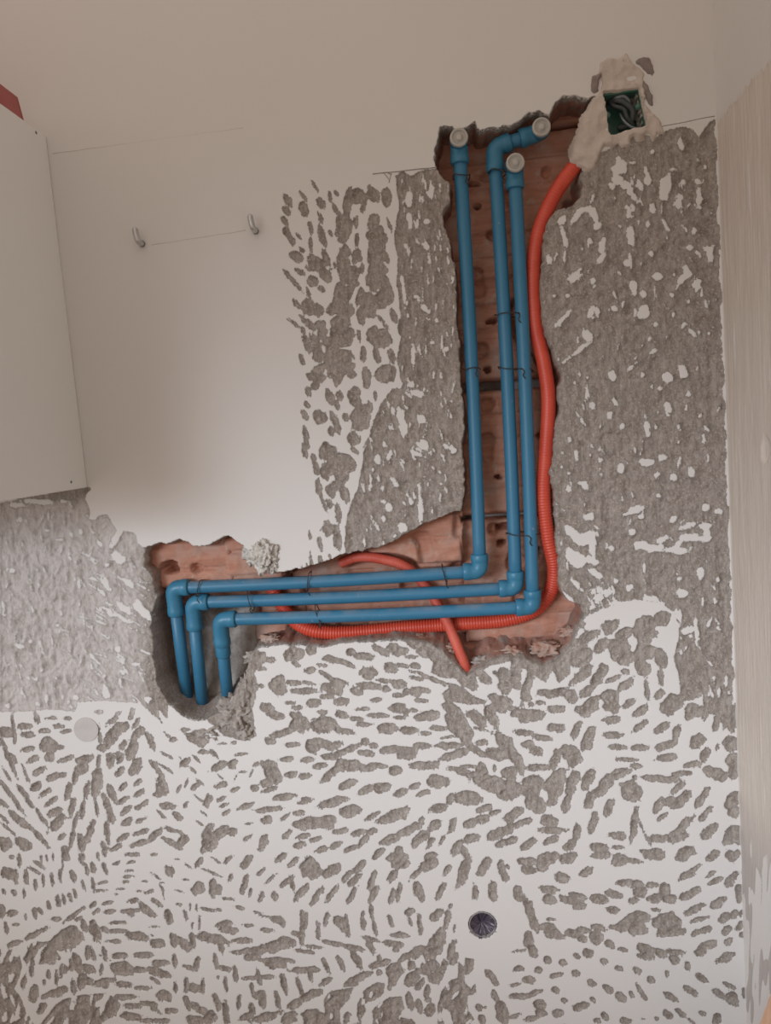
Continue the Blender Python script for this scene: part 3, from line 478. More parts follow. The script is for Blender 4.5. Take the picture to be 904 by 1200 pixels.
# ------------------------------------------------------------------ back wall
CORNER = .5*(W(850, 465).x + W(866, 900).x)
STEP = .0015
def build_back_wall():
    x0, x1 = W(-140, 600).x, CORNER; z0, z1 = W(452, 1320).z, W(452, -50).z
    xs = np.arange(x1, x0, -STEP)[::-1]; zs = np.arange(z0, z1, STEP); nx, nz = len(xs), len(zs)
    X, Z = np.meshgrid(xs, zs); U, V = PX(X, 0*X, Z)
    P = np.full(X.shape, 12.0, np.float32)
    WARP = vnoise(X, Z, .010, 90) + .6*vnoise(X, Z, .005, 91)
    def bbox(cx0, cx1, cz0, cz1, mrg):
        i0 = max(0, int((cx0 - mrg - xs[0])/STEP)); i1 = min(nx, int((cx1 + mrg - xs[0])/STEP) + 2)
        j0 = max(0, int((cz0 - mrg - zs[0])/STEP)); j1 = min(nz, int((cz1 + mrg - zs[0])/STEP) + 2)
        return (slice(j0, j1), slice(i0, i1)) if i1 > i0 and j1 > j0 else None
    def mark(a, b, w, warp=.24):
        L = max(math.hypot(b[0]-a[0], b[1]-a[1]), .6*w); cx, cz = (a[0]+b[0])/2, (a[1]+b[1])/2
        sl = bbox(min(a[0], b[0]) - w/2, max(a[0], b[0]) + w/2, min(a[1], b[1]) - w/2, max(a[1], b[1]) + w/2, .008)
        if sl is None: return None
        ux, uz = (b[0]-a[0])/max(L, 1e-6), (b[1]-a[1])/max(L, 1e-6)
        nrm = math.hypot(ux, uz); ux, uz = (ux/nrm, uz/nrm) if nrm > 1e-6 else (1, 0)
        dx, dz = X[sl] - cx, Z[sl] - cz; s = np.abs(dx*ux + dz*uz)/(L/2); n = np.abs(-dx*uz + dz*ux)/(w/2)
        q = np.sqrt(np.minimum(s, 9)**2.4 + np.minimum(n, 9)**2) + warp*WARP[sl]
        return sl, np.clip((q - 1)*w/2*1000, -9, 12)
    def marks(tiles):
        for ox, oy, sc, txt in tiles:
            for ln in txt.replace('\n', ';').split(';'):
                if not ln.strip(): continue
                a, b, c, d, w = map(float, ln.split())
                p, q = W(ox + a/sc, oy + b/sc), W(ox + c/sc, oy + d/sc)
                yield (p.x, p.z), (q.x, q.z), max(w/sc, 2.0)*MMPX
    for s in BARE:
        pl = poly_px(s); sl = bbox(pl[:, 0].min(), pl[:, 0].max(), pl[:, 1].min(), pl[:, 1].max(), .012)
        if sl: P[sl] = np.minimum(P[sl], np.clip(poly_sdf(pl, X[sl], Z[sl]), -9, 12))
    bare = P < -1.5
    # paint flakes and thin paint scratches left in the bare areas
    R = np.random.RandomState(3); fl = list(marks(FLAKES))
    def scat(n, ua, ub, va, vb, ang, spread, l0, l1, w0, w1):
        for k in range(n):
            u, v = R.uniform(ua, ub), R.uniform(va, vb); t = math.radians(ang + R.normal(0, spread)); L = R.uniform(l0, l1)/2
            p, q = W(u - L*math.cos(t), v - L*math.sin(t)), W(u + L*math.cos(t), v + L*math.sin(t))
            yield (p.x, p.z), (q.x, q.z), R.uniform(w0, w1)*MMPX
    fl += list(scat(75, 98, 172, 640, 825, 35, 14, 8, 20, 1.5, 2.2)); fl += list(scat(110, 0, 110, 600, 830, 75, 25, 4, 9, 1.5, 2.0))
    fl += list(scat(90, 470, 535, 205, 460, 85, 10, 5, 14, 1.5, 2.1)); fl += list(scat(80, 415, 530, 460, 640, 78, 16, 4, 12, 1.5, 2.4))
    fl += list(scat(130, 645, 845, 200, 700, 80, 25, 3, 11, 1.5, 2.4)); fl += list(scat(26, 690, 720, 680, 730, 55, 6, 8, 16, 1.5, 2.2))
    fl += list(scat(70, 0, 140, 1098, 1200, 108, 14, 8, 22, 3, 7)); fl += list(scat(60, 380, 560, 1150, 1230, 100, 25, 5, 12, 2, 4)); fl += list(scat(60, 690, 860, 700, 850, 80, 30, 5, 14, 2, 4))
    F = np.full(X.shape, -9.0, np.float32)
    for a, b, w in fl:
        r = mark(a, b, w*1.12, .42)
        if r: F[r[0]] = np.maximum(F[r[0]], -r[1])
    # ragged ridge of paint in the corner
    dc = (CORNER - X)*1000
    F = np.maximum(F, 2.6 + 2.4*vnoise(X, Z, .022, 31) + 1.5*vnoise(X, Z, .007, 32) - dc)
    P = np.where(P < 0, np.maximum(P, F), P)
    for a, b, w in marks(CUTS):
        a, b = ((1.06*a[0] - .06*b[0], 1.06*a[1] - .06*b[1]), (1.06*b[0] - .06*a[0], 1.06*b[1] - .06*a[1]))
        r = mark(a, b, w*1.14)
        if r: P[r[0]] = np.minimum(P[r[0]], r[1])
    # hacking goes on beyond the picture
    for k in range(520):
        u = R.uniform(-140, 880); v = R.uniform(1203, 1322)
        if k % 3 == 0: u, v = R.uniform(-140, -3), R.uniform(840, 1320)
        t = math.radians(60*math.sin(u/90) + 40*math.cos(v/70) + R.normal(0, 15)); L = R.uniform(5, 12)
        p, q = W(u - L*math.cos(t), v - L*math.sin(t)), W(u + L*math.cos(t), v + L*math.sin(t))
        r = mark((p.x, p.z), (q.x, q.z), R.uniform(4, 9)*MMPX)
        if r: P[r[0]] = np.minimum(P[r[0]], r[1])
    P = P + (.75*vnoise(X, Z, .009, 1) + .55*vnoise(X, Z, .0042, 2)).astype(np.float32)
    # relief of the hacked surface
    rough = 1.0*vnoise(X, Z, .016, 3) + .8*vnoise(X, Z, .007, 4) + .55*vnoise(X, Z, .0035, 5)
    g1 = vnoise(X, Z*.22, .0045, 6); g2 = vnoise((X + Z)*.7, (X - Z)*.7*.22, .0045, 7); g3 = vnoise((X - Z)*.7, (X + Z)*.7*.22, .0045, 8)
    w2 = sm(vnoise(X, Z, .07, 9), .0, .5); w3 = sm(-vnoise(X, Z, .07, 9), .0, .5)
    groove = g1*(1 - w2 - w3) + g2*w2 + g3*w3
    pits = sm(vnoise(X, Z, .020, 10), .55, .9)*2.4
    broad = sm(-P, 1, 7)
    dep = sm(-P, -.2, 2.4)*(1.9 + .5*rough + .45*groove) + broad*(1.1 + .9*rough + .7*groove + pits)
    dep = np.where(P > 0, 0, np.maximum(dep, 0))
    y = dep*.001 + .0006*vnoise(X, Z, .19, 11)*(P > 0)
    # the channel, the box hole and the drain hole
    pl = poly_px(CHANNEL); sl = bbox(pl[:, 0].min(), pl[:, 0].max(), pl[:, 1].min(), pl[:, 1].max(), .03)
    C = np.full(X.shape, 60.0); C[sl] = poly_sdf(pl, X[sl], Z[sl])
    C += 1.8*vnoise(X, Z, .017, 12) + 1.3*vnoise(X, Z, .007, 13) + .7*vnoise(X, Z, .0035, 14)
    rw = 6.0 + 3*vnoise(X, Z, .03, 15) + 20*sm(V, 738, 752)*sm(U, 470, 520) + 9*sm(V, 735, 745)*(1 - sm(U, 470, 520))*sm(U, 300, 320)
    rw = rw + 14*sm(V, 800, 815)*(1 - sm(U, 300, 320))
    bd = brick_depth(U, V)
    t = np.clip(-C/rw, 0, 1.3)
    cav = (bd + .012)*np.clip(t, 0, 1.2)**.75*(1 + .14*vnoise(X, Z, .010, 16)*(t > .1)*(t < 1)) + (.0035*vnoise(X, Z, .014, 18) + .0022*vnoise(X, Z, .006, 19) + .0012*vnoise(X, Z, .0035, 20))*sm(t, .05, .25)*(1 - .6*sm(t, .95, 1.1))
    bulge = 5e-3*sm(-C, -9, 0)*(C > 0)
    y = np.where(C < 0, np.maximum(y, cav + .002), y)
    P = np.where(C < 3, np.minimum(P, C - .4), P)
    kill = C < -(rw*1.05 + 2.5)
    pb = poly_px(BOXHOLE); B = np.full(X.shape, 60.0); sl = bbox(pb[:, 0].min(), pb[:, 0].max(), pb[:, 1].min(), pb[:, 1].max(), .02); B[sl] = poly_sdf(pb, X[sl], Z[sl])
    c = W(566, 1084); D = (np.hypot(X - c.x, Z - c.z) - .0222)*1000 + .7*vnoise(X, Z, .008, 17)
    for h in (B, D):
        y = np.where(h < 0, np.maximum(y, .03*np.clip(-h/1.5, 0, 1)), y); P = np.where(h < 2, np.minimum(P, h - .2), P); kill |= h < -3.2
    keep = ~(kill[:-1, :-1] & kill[:-1, 1:] & kill[1:, 1:] & kill[1:, :-1])
    # the lower left block was scraped rather than hacked: chalky scratches all over
    dust = ((1 - sm(U, 150, 185))*sm(V, 575, 600)*(1 - sm(V, 830, 845))).astype(np.float32)
    co = np.stack([X, y, Z], -1).reshape(-1, 3); q = quads_of(nx, nz, keep)
    cave = ((C < 1)*(1 - .85*sm(V, 700, 715)*(1 - sm(U, 300, 330)))).astype(np.float32)
    co, q, at = compact(co, q, {'paint': P.ravel().astype(np.float32), 'cave': cave.ravel(), 'dust': dust.ravel()})
    # plain rest of the wall around the measured area
    rim = [(-1.9, x0, 0, 2.6), (xs[0], xs[-1], 0, zs[0]), (xs[0], xs[-1], zs[-1], 2.6)]
    n0 = len(co); ex, eq = [], []
    for k, (a, b, c_, d_) in enumerate(rim):
        b = xs[0] if k == 0 else b
        base = n0 + len(ex); ex += [(a, 0, c_), (b, 0, c_), (b, 0, d_), (a, 0, d_)]; eq.append([base, base+1, base+2, base+3])
    co = np.vstack([co, ex]); q = np.vstack([q, eq])
    at = {'paint': np.r_[at['paint'], np.full(len(ex), 12.)], 'cave': np.r_[at['cave'], np.zeros(len(ex))], 'dust': np.r_[at['dust'], np.zeros(len(ex))]}
    me = grid_mesh('wall_back', co, q, at)
    o = link('wall_back', me, M_WALL, None, True); struct(o)
    o['label'] = 'white painted wall hacked with chisel marks around a chased pipe channel'
    return o
wall_back = build_back_wall()

# bricks laid bare at the back of the channel
def build_bricks():
    courses = [(88, 136), (138, 293), (295.5, 450), (454, 607.5), (610.5, 763), (766, 860)]
    joints = {0: [480, 790], 1: [480, 790], 2: [350, 640, 900], 3: [480, 790], 4: [150, 264, 545, 800], 5: [150, 400, 700]}
    holes = [(578, 375, 9, 4, -.3), (560, 240, 4, 3, 0), (572, 432, 5, 4, 0), (590, 618, 10, 5, -.2), (588, 638, 6, 5, 0), (205, 663, 11, 8, 0), (545, 275, 4, 6, .5), (553, 213, 9, 2.5, 0), (660, 430, 4, 4, 0), (585, 560, 5, 3, .4), (632, 648, 5, 6, 0)]
    k = 0
    for ci, (va, vb) in enumerate(courses):
        js = joints[ci]
        for a, b in zip(js, js[1:]):
            # keep only what lies near the channel
            u0, u1 = max(a, 160), min(b, 700)
            p, q = W(u0 + 3, vb), W(u1 - 3, va)
            if ci == 4 and b - a < 130: u0, u1 = a, b; p, q = W(u0 + 2, vb), W(u1 - 3, va)
            zlo, zhi = W((u0+u1)/2, vb).z, W((u0+u1)/2, va).z
            zr = (zlo, zhi) if True else None
            xs = np.arange(p.x, q.x, .003); zs = np.arange(zr[0], zr[1], .0025)
            if len(xs) < 4: continue
            X, Z = np.meshgrid(xs, zs); U, V = PX(X, 0*X + .05, Z)
            y = brick_depth(U, V)
            y = y + .0016*vnoise(X, Z, .03, 40 + k) + .0011*vnoise(X, Z, .008, 60 + k)
            ph = ((Z - zr[0])/((zr[1] - zr[0])/5)) % 1.0
            rib = sm(np.abs(ph - .5), .40, .47)
            y = y + .0060*rib*(.5 + .5*vnoise(X, Z, .05, 80 + k)) + .0022*np.sin(ph*math.pi)*-1
            brk = sm(vnoise(X, Z, .028, 21), .52, .66)*.012; y = y + brk
            for hu, hv, ra, rb, an in holes:
                du, dv = U - hu, V - hv; e = np.hypot((du*math.cos(an) + dv*math.sin(an))/ra, (-du*math.sin(an) + dv*math.cos(an))/rb)
                y = y + .032*(1 - sm(e + .25*vnoise(X, Z, .006, 22), .75, 1.05))
            ed = np.minimum(np.minimum(X - xs[0], xs[-1] - X), np.minimum(Z - zs[0], zs[-1] - Z)); y = y + .006*(1 - sm(ed, 0, .004 + .002*vnoise(X, Z, .01, 23)))
            # back plate turned into a closed block: front grid plus border going back
            nx, nz = len(xs), len(zs); co = np.stack([X, y, Z], -1).reshape(-1, 3); qd = quads_of(nx, nz)
            idx = np.arange(nx*nz).reshape(nz, nx); bd = np.r_[idx[0, :], idx[1:, -1], idx[-1, -2::-1], idx[-2:0:-1, 0]]
            ex = co[bd].copy(); ex[:, 1] = .15; n0 = len(co); nb = len(bd); r = np.arange(nb); r2 = (r + 1) % nb
            sq = np.stack([bd[r], n0 + r, n0 + r2, bd[r2]], -1)
            co = np.vstack([co, ex]); qd = np.vstack([qd, sq])
            link('brick', grid_mesh('brick', co, qd), M_BRICK, wall_back, True); k += 1
    # mortar behind and between the bricks
    xs = np.arange(W(155, 600).x, W(710, 600).x, .006); zs = np.arange(W(450, 870).z, W(450, 95).z, .006); X, Z = np.meshgrid(xs, zs); U, V = PX(X, 0*X + .05, Z)
    y = brick_depth(U, V) + .042 - .052*sm(V, 703, 716)*(1 - sm(U, 292, 306)) + .004*vnoise(X, Z, .012, 99)
    link('mortar_bed', grid_mesh('mortar_bed', np.stack([X, y, Z], -1).reshape(-1, 3), quads_of(len(xs), len(zs))), M_MORTAR, wall_back, True)
build_bricks()

# gypsum patch round the switch box
def relief_patch(name, polystr, holestr, mat, height, step=.0016, seed=50, rise=6., yfun=None):
    pl = poly_px(polystr); ph = poly_px(holestr) if holestr else None
    xs = np.arange(pl[:, 0].min() - .004, pl[:, 0].max() + .004, step); zs = np.arange(pl[:, 1].min() - .004, pl[:, 1].max() + .004, step)
    X, Z = np.meshgrid(xs, zs); d = poly_sdf(pl, X, Z) + 2.2*vnoise(X, Z, .012, seed) + 1.4*vnoise(X, Z, .005, seed+1)
    h = height*sm(-d, -.2, rise)*(1 + .45*vnoise(X, Z, .022, seed+2) + .22*vnoise(X, Z, .008, seed+3))
    y = .004 - h
    if yfun is not None: y = yfun(X, Z, y)
    kill = d > .5
    if ph is not None:
        e = poly_sdf(ph, X, Z) + .8*vnoise(X, Z, .007, seed+4); y = y + .022*sm(-e, 0, 2.0); kill |= e < -2.6
    keep = ~(kill[:-1, :-1] | kill[:-1, 1:] | kill[1:, 1:] | kill[1:, :-1])
    co, q, _ = compact(np.stack([X, y, Z], -1).reshape(-1, 3), quads_of(len(xs), len(zs), keep), {})
    return link(name, grid_mesh(name, co, q), mat, wall_back, True)
def lean(X, Z, y):
    U, V = PX(X, 0*X, Z); t = np.clip(((690 - U) + (V - 150)*.12)/28, 0, 1)*(1 - sm(V, 175, 190)); return y + .030*t*t
o = relief_patch('plaster_patch', PATCH, BOXHOLE, M_PATCH, .0085, yfun=lean); o['label'] = 'rough cream plaster patch round the switch box'
relief_patch('broken_plaster', "738 71 748 66 761 66 769 76 771 86 765 92 757 90 750 82", None, M_MORTAR_DARK, .0078, seed=70)
relief_patch('broken_plaster', "748 96 757 90 762 104 768 110 770 126 764 131 756 118 752 106", None, M_MORTAR_DARK, .0088, seed=75)
relief_patch('broken_plaster', "694 88 703 82 710 82 705 96 704 108 695 116 690 106", None, M_MORTAR_DARK, .0075, seed=78)
# crusty lumps
def lump(name, u, v, y, sx, sy, sz, mat, seed, sub=4, rough=.30):
    bm = bmesh.new(); bmesh.ops.create_icosphere(bm, subdivisions=sub, radius=1.0); c = W(u, v, y)
    from mathutils import noise
    for w in bm.verts:
        n = w.co.normalized(); k = 1 + rough*noise.noise(n*2.2 + Vector((seed, 0, 0))) + .6*rough*noise.noise(n*5.5 + Vector((0, seed, 0))) + .35*rough*noise.noise(n*12)
        w.co = c + Vector((n.x*sx*k, n.y*sy*k, n.z*sz*k))
    return from_bm(name, bm, mat, wall_back, True)
o = lump('plaster_lump', 310, 650, .006, .023, .018, .024, M_LUMP, 3, 5, .50); o['label'] = 'crusty white plaster lump above the pipes'
lump('plaster_lump', 296, 648, .018, .014, .014, .017, M_LUMP, 8, 4, .5); lump('plaster_lump', 321, 660, .004, .008, .009, .015, M_LUMP, 6, 4, .5)
lump('mortar_lump', 277, 838, .018, .030, .022, .026, M_MORTAR, 5, 5, .55); lump('mortar_lump', 250, 853, .020, .028, .022, .013, M_MORTAR, 11, 5, .5)
lump('mortar_lump', 290, 812, .014, .013, .016, .026, M_MORTAR, 14, 4, .5); lump('mortar_lump', 222, 848, .046, .022, .022, .013, M_MORTAR, 19, 4, .5)
lump('mortar_lump', 258, 842, .058, .030, .020, .014, M_MORTAR, 23, 4, .5); lump('mortar_lump', 287, 856, .008, .016, .012, .013, M_MORTAR, 27, 4, .5)
for k, (u, v, r) in enumerate([(300, 770, .012), (318, 748, .010), (352, 752, .007), (565, 775, .010), (600, 764, .012), (640, 760, .014), (668, 740, .010), (525, 760, .010), (490, 748, .008), (430, 750, .007)]):
    lump('brick_rubble', u, v, .030 if k > 2 else .028, r*1.5, r*1.1, r*.75, M_RUBBLE if k not in (0, 3) else M_MORTAR, 30 + k, 4, .6)
# round hole filled flush with mortar
bm = bmesh.new(); c = W(101, 855); bmesh.ops.create_circle(bm, cap_ends=True, segments=40, radius=.0205)
for v in bm.verts: v.co = Vector((c.x + v.co.x, -.0006, c.z + v.co.y))
r = bmesh.ops.extrude_face_region(bm, geom=bm.faces[:]); 
for g in r['geom']:
    if isinstance(g, bmesh.types.BMVert): g.co.y = .006
o = from_bm('filled_hole', bm, M_MORTAR_FILL, wall_back); o['label'] = 'round hole filled with pale mortar'
# pencil lines
def pencil(u0, v0, u1, v1, w, mat):
    a, b = W(u0, v0), W(u1, v1); n = max(2, int((b - a).length/.012)); pts = [a.lerp(b, i/n) + Vector((0, -.0001, .0003*math.sin(i*1.7))) for i in range(n + 1)]
    tube('pencil_line', pts, w, mat, wall_back, 5)
pencil(437, 204, 512, 196, .0007, M_PENCIL); pencil(768, 150, 838, 136, .0007, M_PENCIL)
pencil(455, 203, 459, 205, .0006, M_PENCIL); pencil(450, 203, 456, 210, .0005, M_PENCIL); pencil(459, 203, 456, 214, .0005, M_PENCIL)
pencil(62, 180, 285, 150, .0006, M_PENCIL2); pencil(178, 287, 288, 270, .0006, M_PENCIL2)

# ------------------------------------------------------------------ right wall, floor
def build_right_wall():
    y0, y1, step = -.42, .004, .002; ys = np.arange(y1, y0, -step); zs = np.arange(W(870, 1320).z, W(850, -60).z, step)
    Y, Z = np.meshgrid(ys, zs); ztop = W(846, 134).z
    # paint ends at the hacked line, which climbs a little towards the viewer
    p = (Z - (ztop - .012 + .05*np.minimum(-Y, .05)))*1000 + 5*vnoise(Y*4, Z, .012, 1)
    pl = 6*(sm(vnoise(Y*2.2, Z*.5, .020, 2) + .55*vnoise(Y, Z, .12, 3), -.1, .35) - .55)
    low = W(880, 960).z
    white = sm(low - Z + .16*np.clip((-Y)/.14 - .7, -1, 1) + .03*vnoise(Y*3, Z, .03, 44), -.03, .05)
    marks = vnoise((Y + .16*Z)*1.0, Z*.16, .0085, 4) + .35*vnoise(Y, Z, .05, 5)
    p = np.maximum(p, np.where(white > .5, 5*(.22 - marks), -6 + 0*p))
    streak = vnoise(Y, Z*.07, .004, 6) + .6*vnoise(Y + .03*Z, Z*.10, .009, 7)
    p = np.maximum(p, 4*(streak - 1.15))
    p = np.maximum(p, 2.2 + 2.2*vnoise(Y, Z, .02, 8) + Y*1000*1.0)
    c = np.hypot((Y + .135)/.016, (Z - W(893, 525, -.13).z)/.019) + .25*vnoise(Y, Z, .012, 9)
    dep = sm(-p, -.2, 2)*(.7 + .28*streak + .15*vnoise(Y, Z, .006, 10)) + 3*(1 - sm(c, .6, 1.05))
    X = CORNER + np.maximum(dep, 0)*.001
    co = np.stack([X, Y, Z], -1).reshape(-1, 3); q = quads_of(len(ys), len(zs)); n0 = len(co)
    P = p.ravel()
    yy = ys[-1]; ex = [(CORNER, yy, 0), (CORNER, -2.6, 0), (CORNER, -2.6, 2.6), (CORNER, yy, 2.6), (CORNER, .004, 0), (CORNER, yy, 0), (CORNER, yy, zs[0]), (CORNER, .004, zs[0]), (CORNER, .004, zs[-1]), (CORNER, yy, zs[-1]), (CORNER, yy, 2.6), (CORNER, .004, 2.6)]
    co = np.vstack([co, ex]); q = np.vstack([q, [[n0, n0+1, n0+2, n0+3], [n0+4, n0+5, n0+6, n0+7], [n0+8, n0+9, n0+10, n0+11]]])
    P = np.r_[P, np.full(12, 12.)]
    n = NT('combed plaster'); pf = n.step(n.math('ADD', n.attr('paint'), n.math('MULTIPLY', n.math('SUBTRACT', n.noise(420, 3), .5), 1.4)), -.15, .15)
    v = n.mapped((1, 1, .06)); mo = n.mix(n.step(n.noise(170, 4, .6, v), .3, .7), (.58, .525, .465, 1), (.70, .645, .585, 1))
    mo = n.mix(n.math('MULTIPLY', n.step(n.noise(9, 3), .5, .7), .5), mo, (.66, .605, .55, 1))
    sp = n.n('ShaderNodeSeparateXYZ'); n.l(n.obj(), sp.inputs[0])   # lower down the chisel went through the skim coat into grey mortar
    mo = n.mix(n.step(n.math('SUBTRACT', low + .06, sp.outputs[2]), 0., .12), mo, (.46, .425, .40, 1))
    n.col(n.mix(pf, mo, n.mix(n.noise(3.5, 4), PAINT1, PAINT2))); n.rough(.9); n.bump(n.noise(300, 3, .6, n.mapped((1, 1, .15))), .0006, .5)
    o = link('wall_right', grid_mesh('wall_right', co, q, {'paint': P}), n.m, None, True); struct(o)
    o['label'] = 'beige side wall of combed plaster with a white strip on top'
build_right_wall()
bm = bmesh.new(); box_bm(bm, (-1.9, -2.6, -.04), (CORNER, .0, 0)); struct(from_bm('floor', bm, M_FLOOR))
# ------------------------------------------------------------------ blue water pipes
PR, FR = .0099, .0135
def elbow_pts(a, c, b, la, lb, r=.012):
    da, db = (Vector(a) - c).normalized(), (Vector(b) - c).normalized(); out = [c + da*la]
    p0, p1 = c + da*r, c + db*r
    for i in range(9):
        t = i/8; out.append((1-t)**2*p0 + 2*t*(1-t)*c + t*t*p1)
    out.append(c + db*lb); return out
def elbow(name, a, c, b, parent, la=.026, lb=.026):
    pts = elbow_pts(a, c, b, la, lb); d0, d1 = (pts[1]-pts[0]).normalized(), (pts[-1]-pts[-2]).normalized()
    k = .010
    P = [pts[0], pts[0] + d0*.0012, pts[0] + d0*k, pts[0] + d0*(k + .0015)] + pts[1:-1] + [pts[-1] - d1*(k + .0015), pts[-1] - d1*k, pts[-1] - d1*.0012, pts[-1]]
    R_ = [FR - .0008, FR, FR, FR - .0008] + [FR - .0008]*(len(pts) - 2) + [FR - .0008, FR, FR, FR - .0008]
    return tube(name, P, R_, M_FIT, parent, 24)
def plug(c, parent):
    """threaded clear test plug facing the room"""
    bm = bmesh.new(); prof = [(.0095, .014), (.0095, .002), (.0128, .001), (.0132, -.002), (.0126, -.005), (.0100, -.0056), (.0088, -.0026), (.0052, -.0022), (.0046, -.0052), (.0020, -.0060), (.0001, -.0060)]
    n = 28; rings = [[bm.verts.new(c + Vector((r*math.cos(2*math.pi*k/n), y, r*math.sin(2*math.pi*k/n)))) for k in range(n)] for r, y in prof]
    for a, b in zip(rings, rings[1:]):
        for k in range(n): bm.faces.new((a[k], a[(k+1) % n], b[(k+1) % n], b[k]))
    bm.faces.new(rings[0]); bm.faces.new(rings[-1])
    o = from_bm('plug', bm, M_PLUG, parent, True); o['label'] = 'clear round test plug'; return o
YP = .018
def outlet(u, v, frm, parent, YP):
    c = W(u, v, YP); e = elbow('outlet_elbow', frm, c, c + Vector((0, -1, 0)), parent, .030, .016)
    f = tube('thread_insert', [c + Vector((0, -.010, 0)), c + Vector((0, -.017, 0))], .0118, M_STEEL, e, 24)
    plug(c + Vector((0, -.0165, 0)), parent)
def pipe_run(label, out, top_corner, vt, corner, hl, drop_end, couple=None, YP=.018):
    root = empty('water_pipe', W(*drop_end)); tag(root, label, 'pipe', 'blue water pipes in the channel')
    c1 = W(corner[0], corner[1], YP); c2 = W(hl[0], hl[1], YP); e = W(*drop_end)
    if top_corner is None:
        o = W(out[0], out[1], YP); outlet(out[0], out[1], c1, root, YP); top = o
    else:
        top = W(top_corner[0], top_corner[1], YP); o = W(out[0], out[1], YP)
        outlet(out[0], out[1], top, root, YP); elbow('elbow', c1, top, o, root, .034, .024)
        tube('pipe', [top, o], PR, M_PIPE, root, 24)
    d = c1 - top; n = 14
    # slight natural bow of a long pipe
    pts = [top + d*(i/n) + Vector((.0025*math.sin(math.pi*i/n), 0, 0)) for i in range(n + 1)]
    tube('pipe', pts, PR, M_PIPE, root, 24)
    elbow('elbow', top, c1, c2, root)
    d = c2 - c1; pts = [c1 + d*(i/n) + Vector((0, 0, -.0025*math.sin(math.pi*i/n))) for i in range(n + 1)]
    tube('pipe', pts, PR, M_PIPE, root, 24)
    elbow('elbow', c1, c2, e, root, .026, .046)
    tube('pipe', [c2, e], PR, M_PIPE, root, 24)
    if couple:
        d = (e - c2).normalized(); L0, L1 = couple
        tube('coupling', [c2 + d*L0, c2 + d*(L0 + .002), c2 + d*(L1 - .002), c2 + d*L1], [FR - .0022, FR - .0014, FR - .0014, FR - .0022], M_FIT, root, 24)
    return root
pipe_run('blue pipe run with the leftmost riser, leftmost drop and top horizontal length', (538, 167), None, None, (563, 669), (203, 689), (222, 838, .062))
pipe_run('blue pipe run in the middle, its top elbow turning right to a plug', (633, 155), (579.5, 173), None, (605, 689), (226, 706), (239, 842, .062), None, .021)
pipe_run('blue pipe run with the rightmost riser, rightmost drop and lowest horizontal length', (603, 196), None, None, (625, 711), (258, 726), (269, 838, .062), (.040, .066), .014)

# ------------------------------------------------------------------ orange conduits
def conduit(name, pts, r, mat, label, pitch=.0042, amp=.0006, ringed=None):
    P, t = resample(smooth_path([W(*p) for p in pts], 14), pitch/4); L = t[-1]
    rad = []
    for i, s in enumerate(t):
        a = amp*(ringed(s/L) if ringed else 1); rad.append(r + a*math.cos(2*math.pi*(i % 4)/4))
    o = tube(name, P, rad, mat, None, 14); tag(o, label, 'conduit', 'red conduits in the channel'); return o
conduit('corrugated_conduit', [(700, 168, .022), (686, 182, .014), (665, 206, .012), (646, 236, .014), (630, 278, .020), (625, 325, .024), (628, 380, .022), (638, 428, .020), (643, 470, .020), (640, 530, .022), (637, 580, .022), (642, 628, .024), (650, 666, .032), (645, 694, .044), (625, 716, .050), (590, 727, .050), (540, 731, .050), (470, 736, .046), (410, 741, .036), (372, 740, .030), (348, 730, .034), (333, 712, .046), (322, 694, .048), (315, 676, .046), (312, 662, .048)],
        .0108, M_COND, 'orange red corrugated conduit running down beside the pipes and left beneath them', .0044, .0007, lambda s: .2 + 1.1*max(0, min(1, (s - .35)*5)))
conduit('corrugated_conduit', [(400, 660, .058), (420, 653, .048), (446, 655, .042), (475, 664, .041), (498, 686, .043), (514, 710, .036), (526, 733, .028), (538, 762, .020), (545, 780, .020), (548, 792, .028)],
        .0080, M_COND2, 'thin dusty red conduit crossing behind the three horizontal pipes', .0034, .0002)

# ------------------------------------------------------------------ tie wires
def tie(u0, v0, u1, v1, label, k, yr=.0130):
    """loop of wire: across the front of the pipes, back behind them, twisted tail"""
    a, b = W(u0, v0, YP), W(u1, v1, YP); d = (b - a); n = 26; pts = []
    for i in range(n + 1):
        t = 2*math.pi*i/n; c = math.cos(t); s = math.sin(t)
        ce = math.copysign(abs(c)**.55, c); se = math.copysign(abs(s)**.8, s)
        pts.append((a + b)/2 + d*.5*ce + Vector((0, -yr*se, .0015*math.sin(3*t + k))))
    tail = pts[6]; pts2 = [tail, tail + Vector((.003, -.003, -.004)), tail + Vector((.001, -.004, -.010)), tail + Vector((.004, -.003, -.015))]
    bm = bmesh.new(); tube_bm(bm, pts, .0008, 6); tube_bm(bm, smooth_path(pts2, 5), .0008, 6)
    tag(from_bm('tie_wire', bm, M_WIRE, None, True), label, 'wire', 'tie wires round the pipes')
tie(531, 208, 551, 207, 'tie wire near the top of the leftmost riser', 1); tie(573, 202, 594, 203, 'tie wire just under the top elbow of the middle riser', 2)
tie(580, 369, 619, 369, 'upper tie wire round the two right risers', 3); tie(543, 433, 563, 432, 'tie wire halfway down the leftmost riser', 4)
tie(584, 431, 625, 434, 'middle tie wire round the two right risers', 5); tie(593, 625, 632, 626, 'lowest tie wire round the two right risers', 6)
tie(237, 679, 232, 699, 'tie wire on the top horizontal pipe beside its left elbow', 7); tie(364, 669, 361, 692, 'tie wire in the middle of the top horizontal pipe', 8)
tie(518, 662, 524, 684, 'tie wire on the top horizontal pipe beside its right elbow', 9); tie(291, 691, 297, 714, 'tie wire on the middle horizontal pipe', 10)
tie(370, 709, 378, 732, 'tie wire on the lowest horizontal pipe', 11)

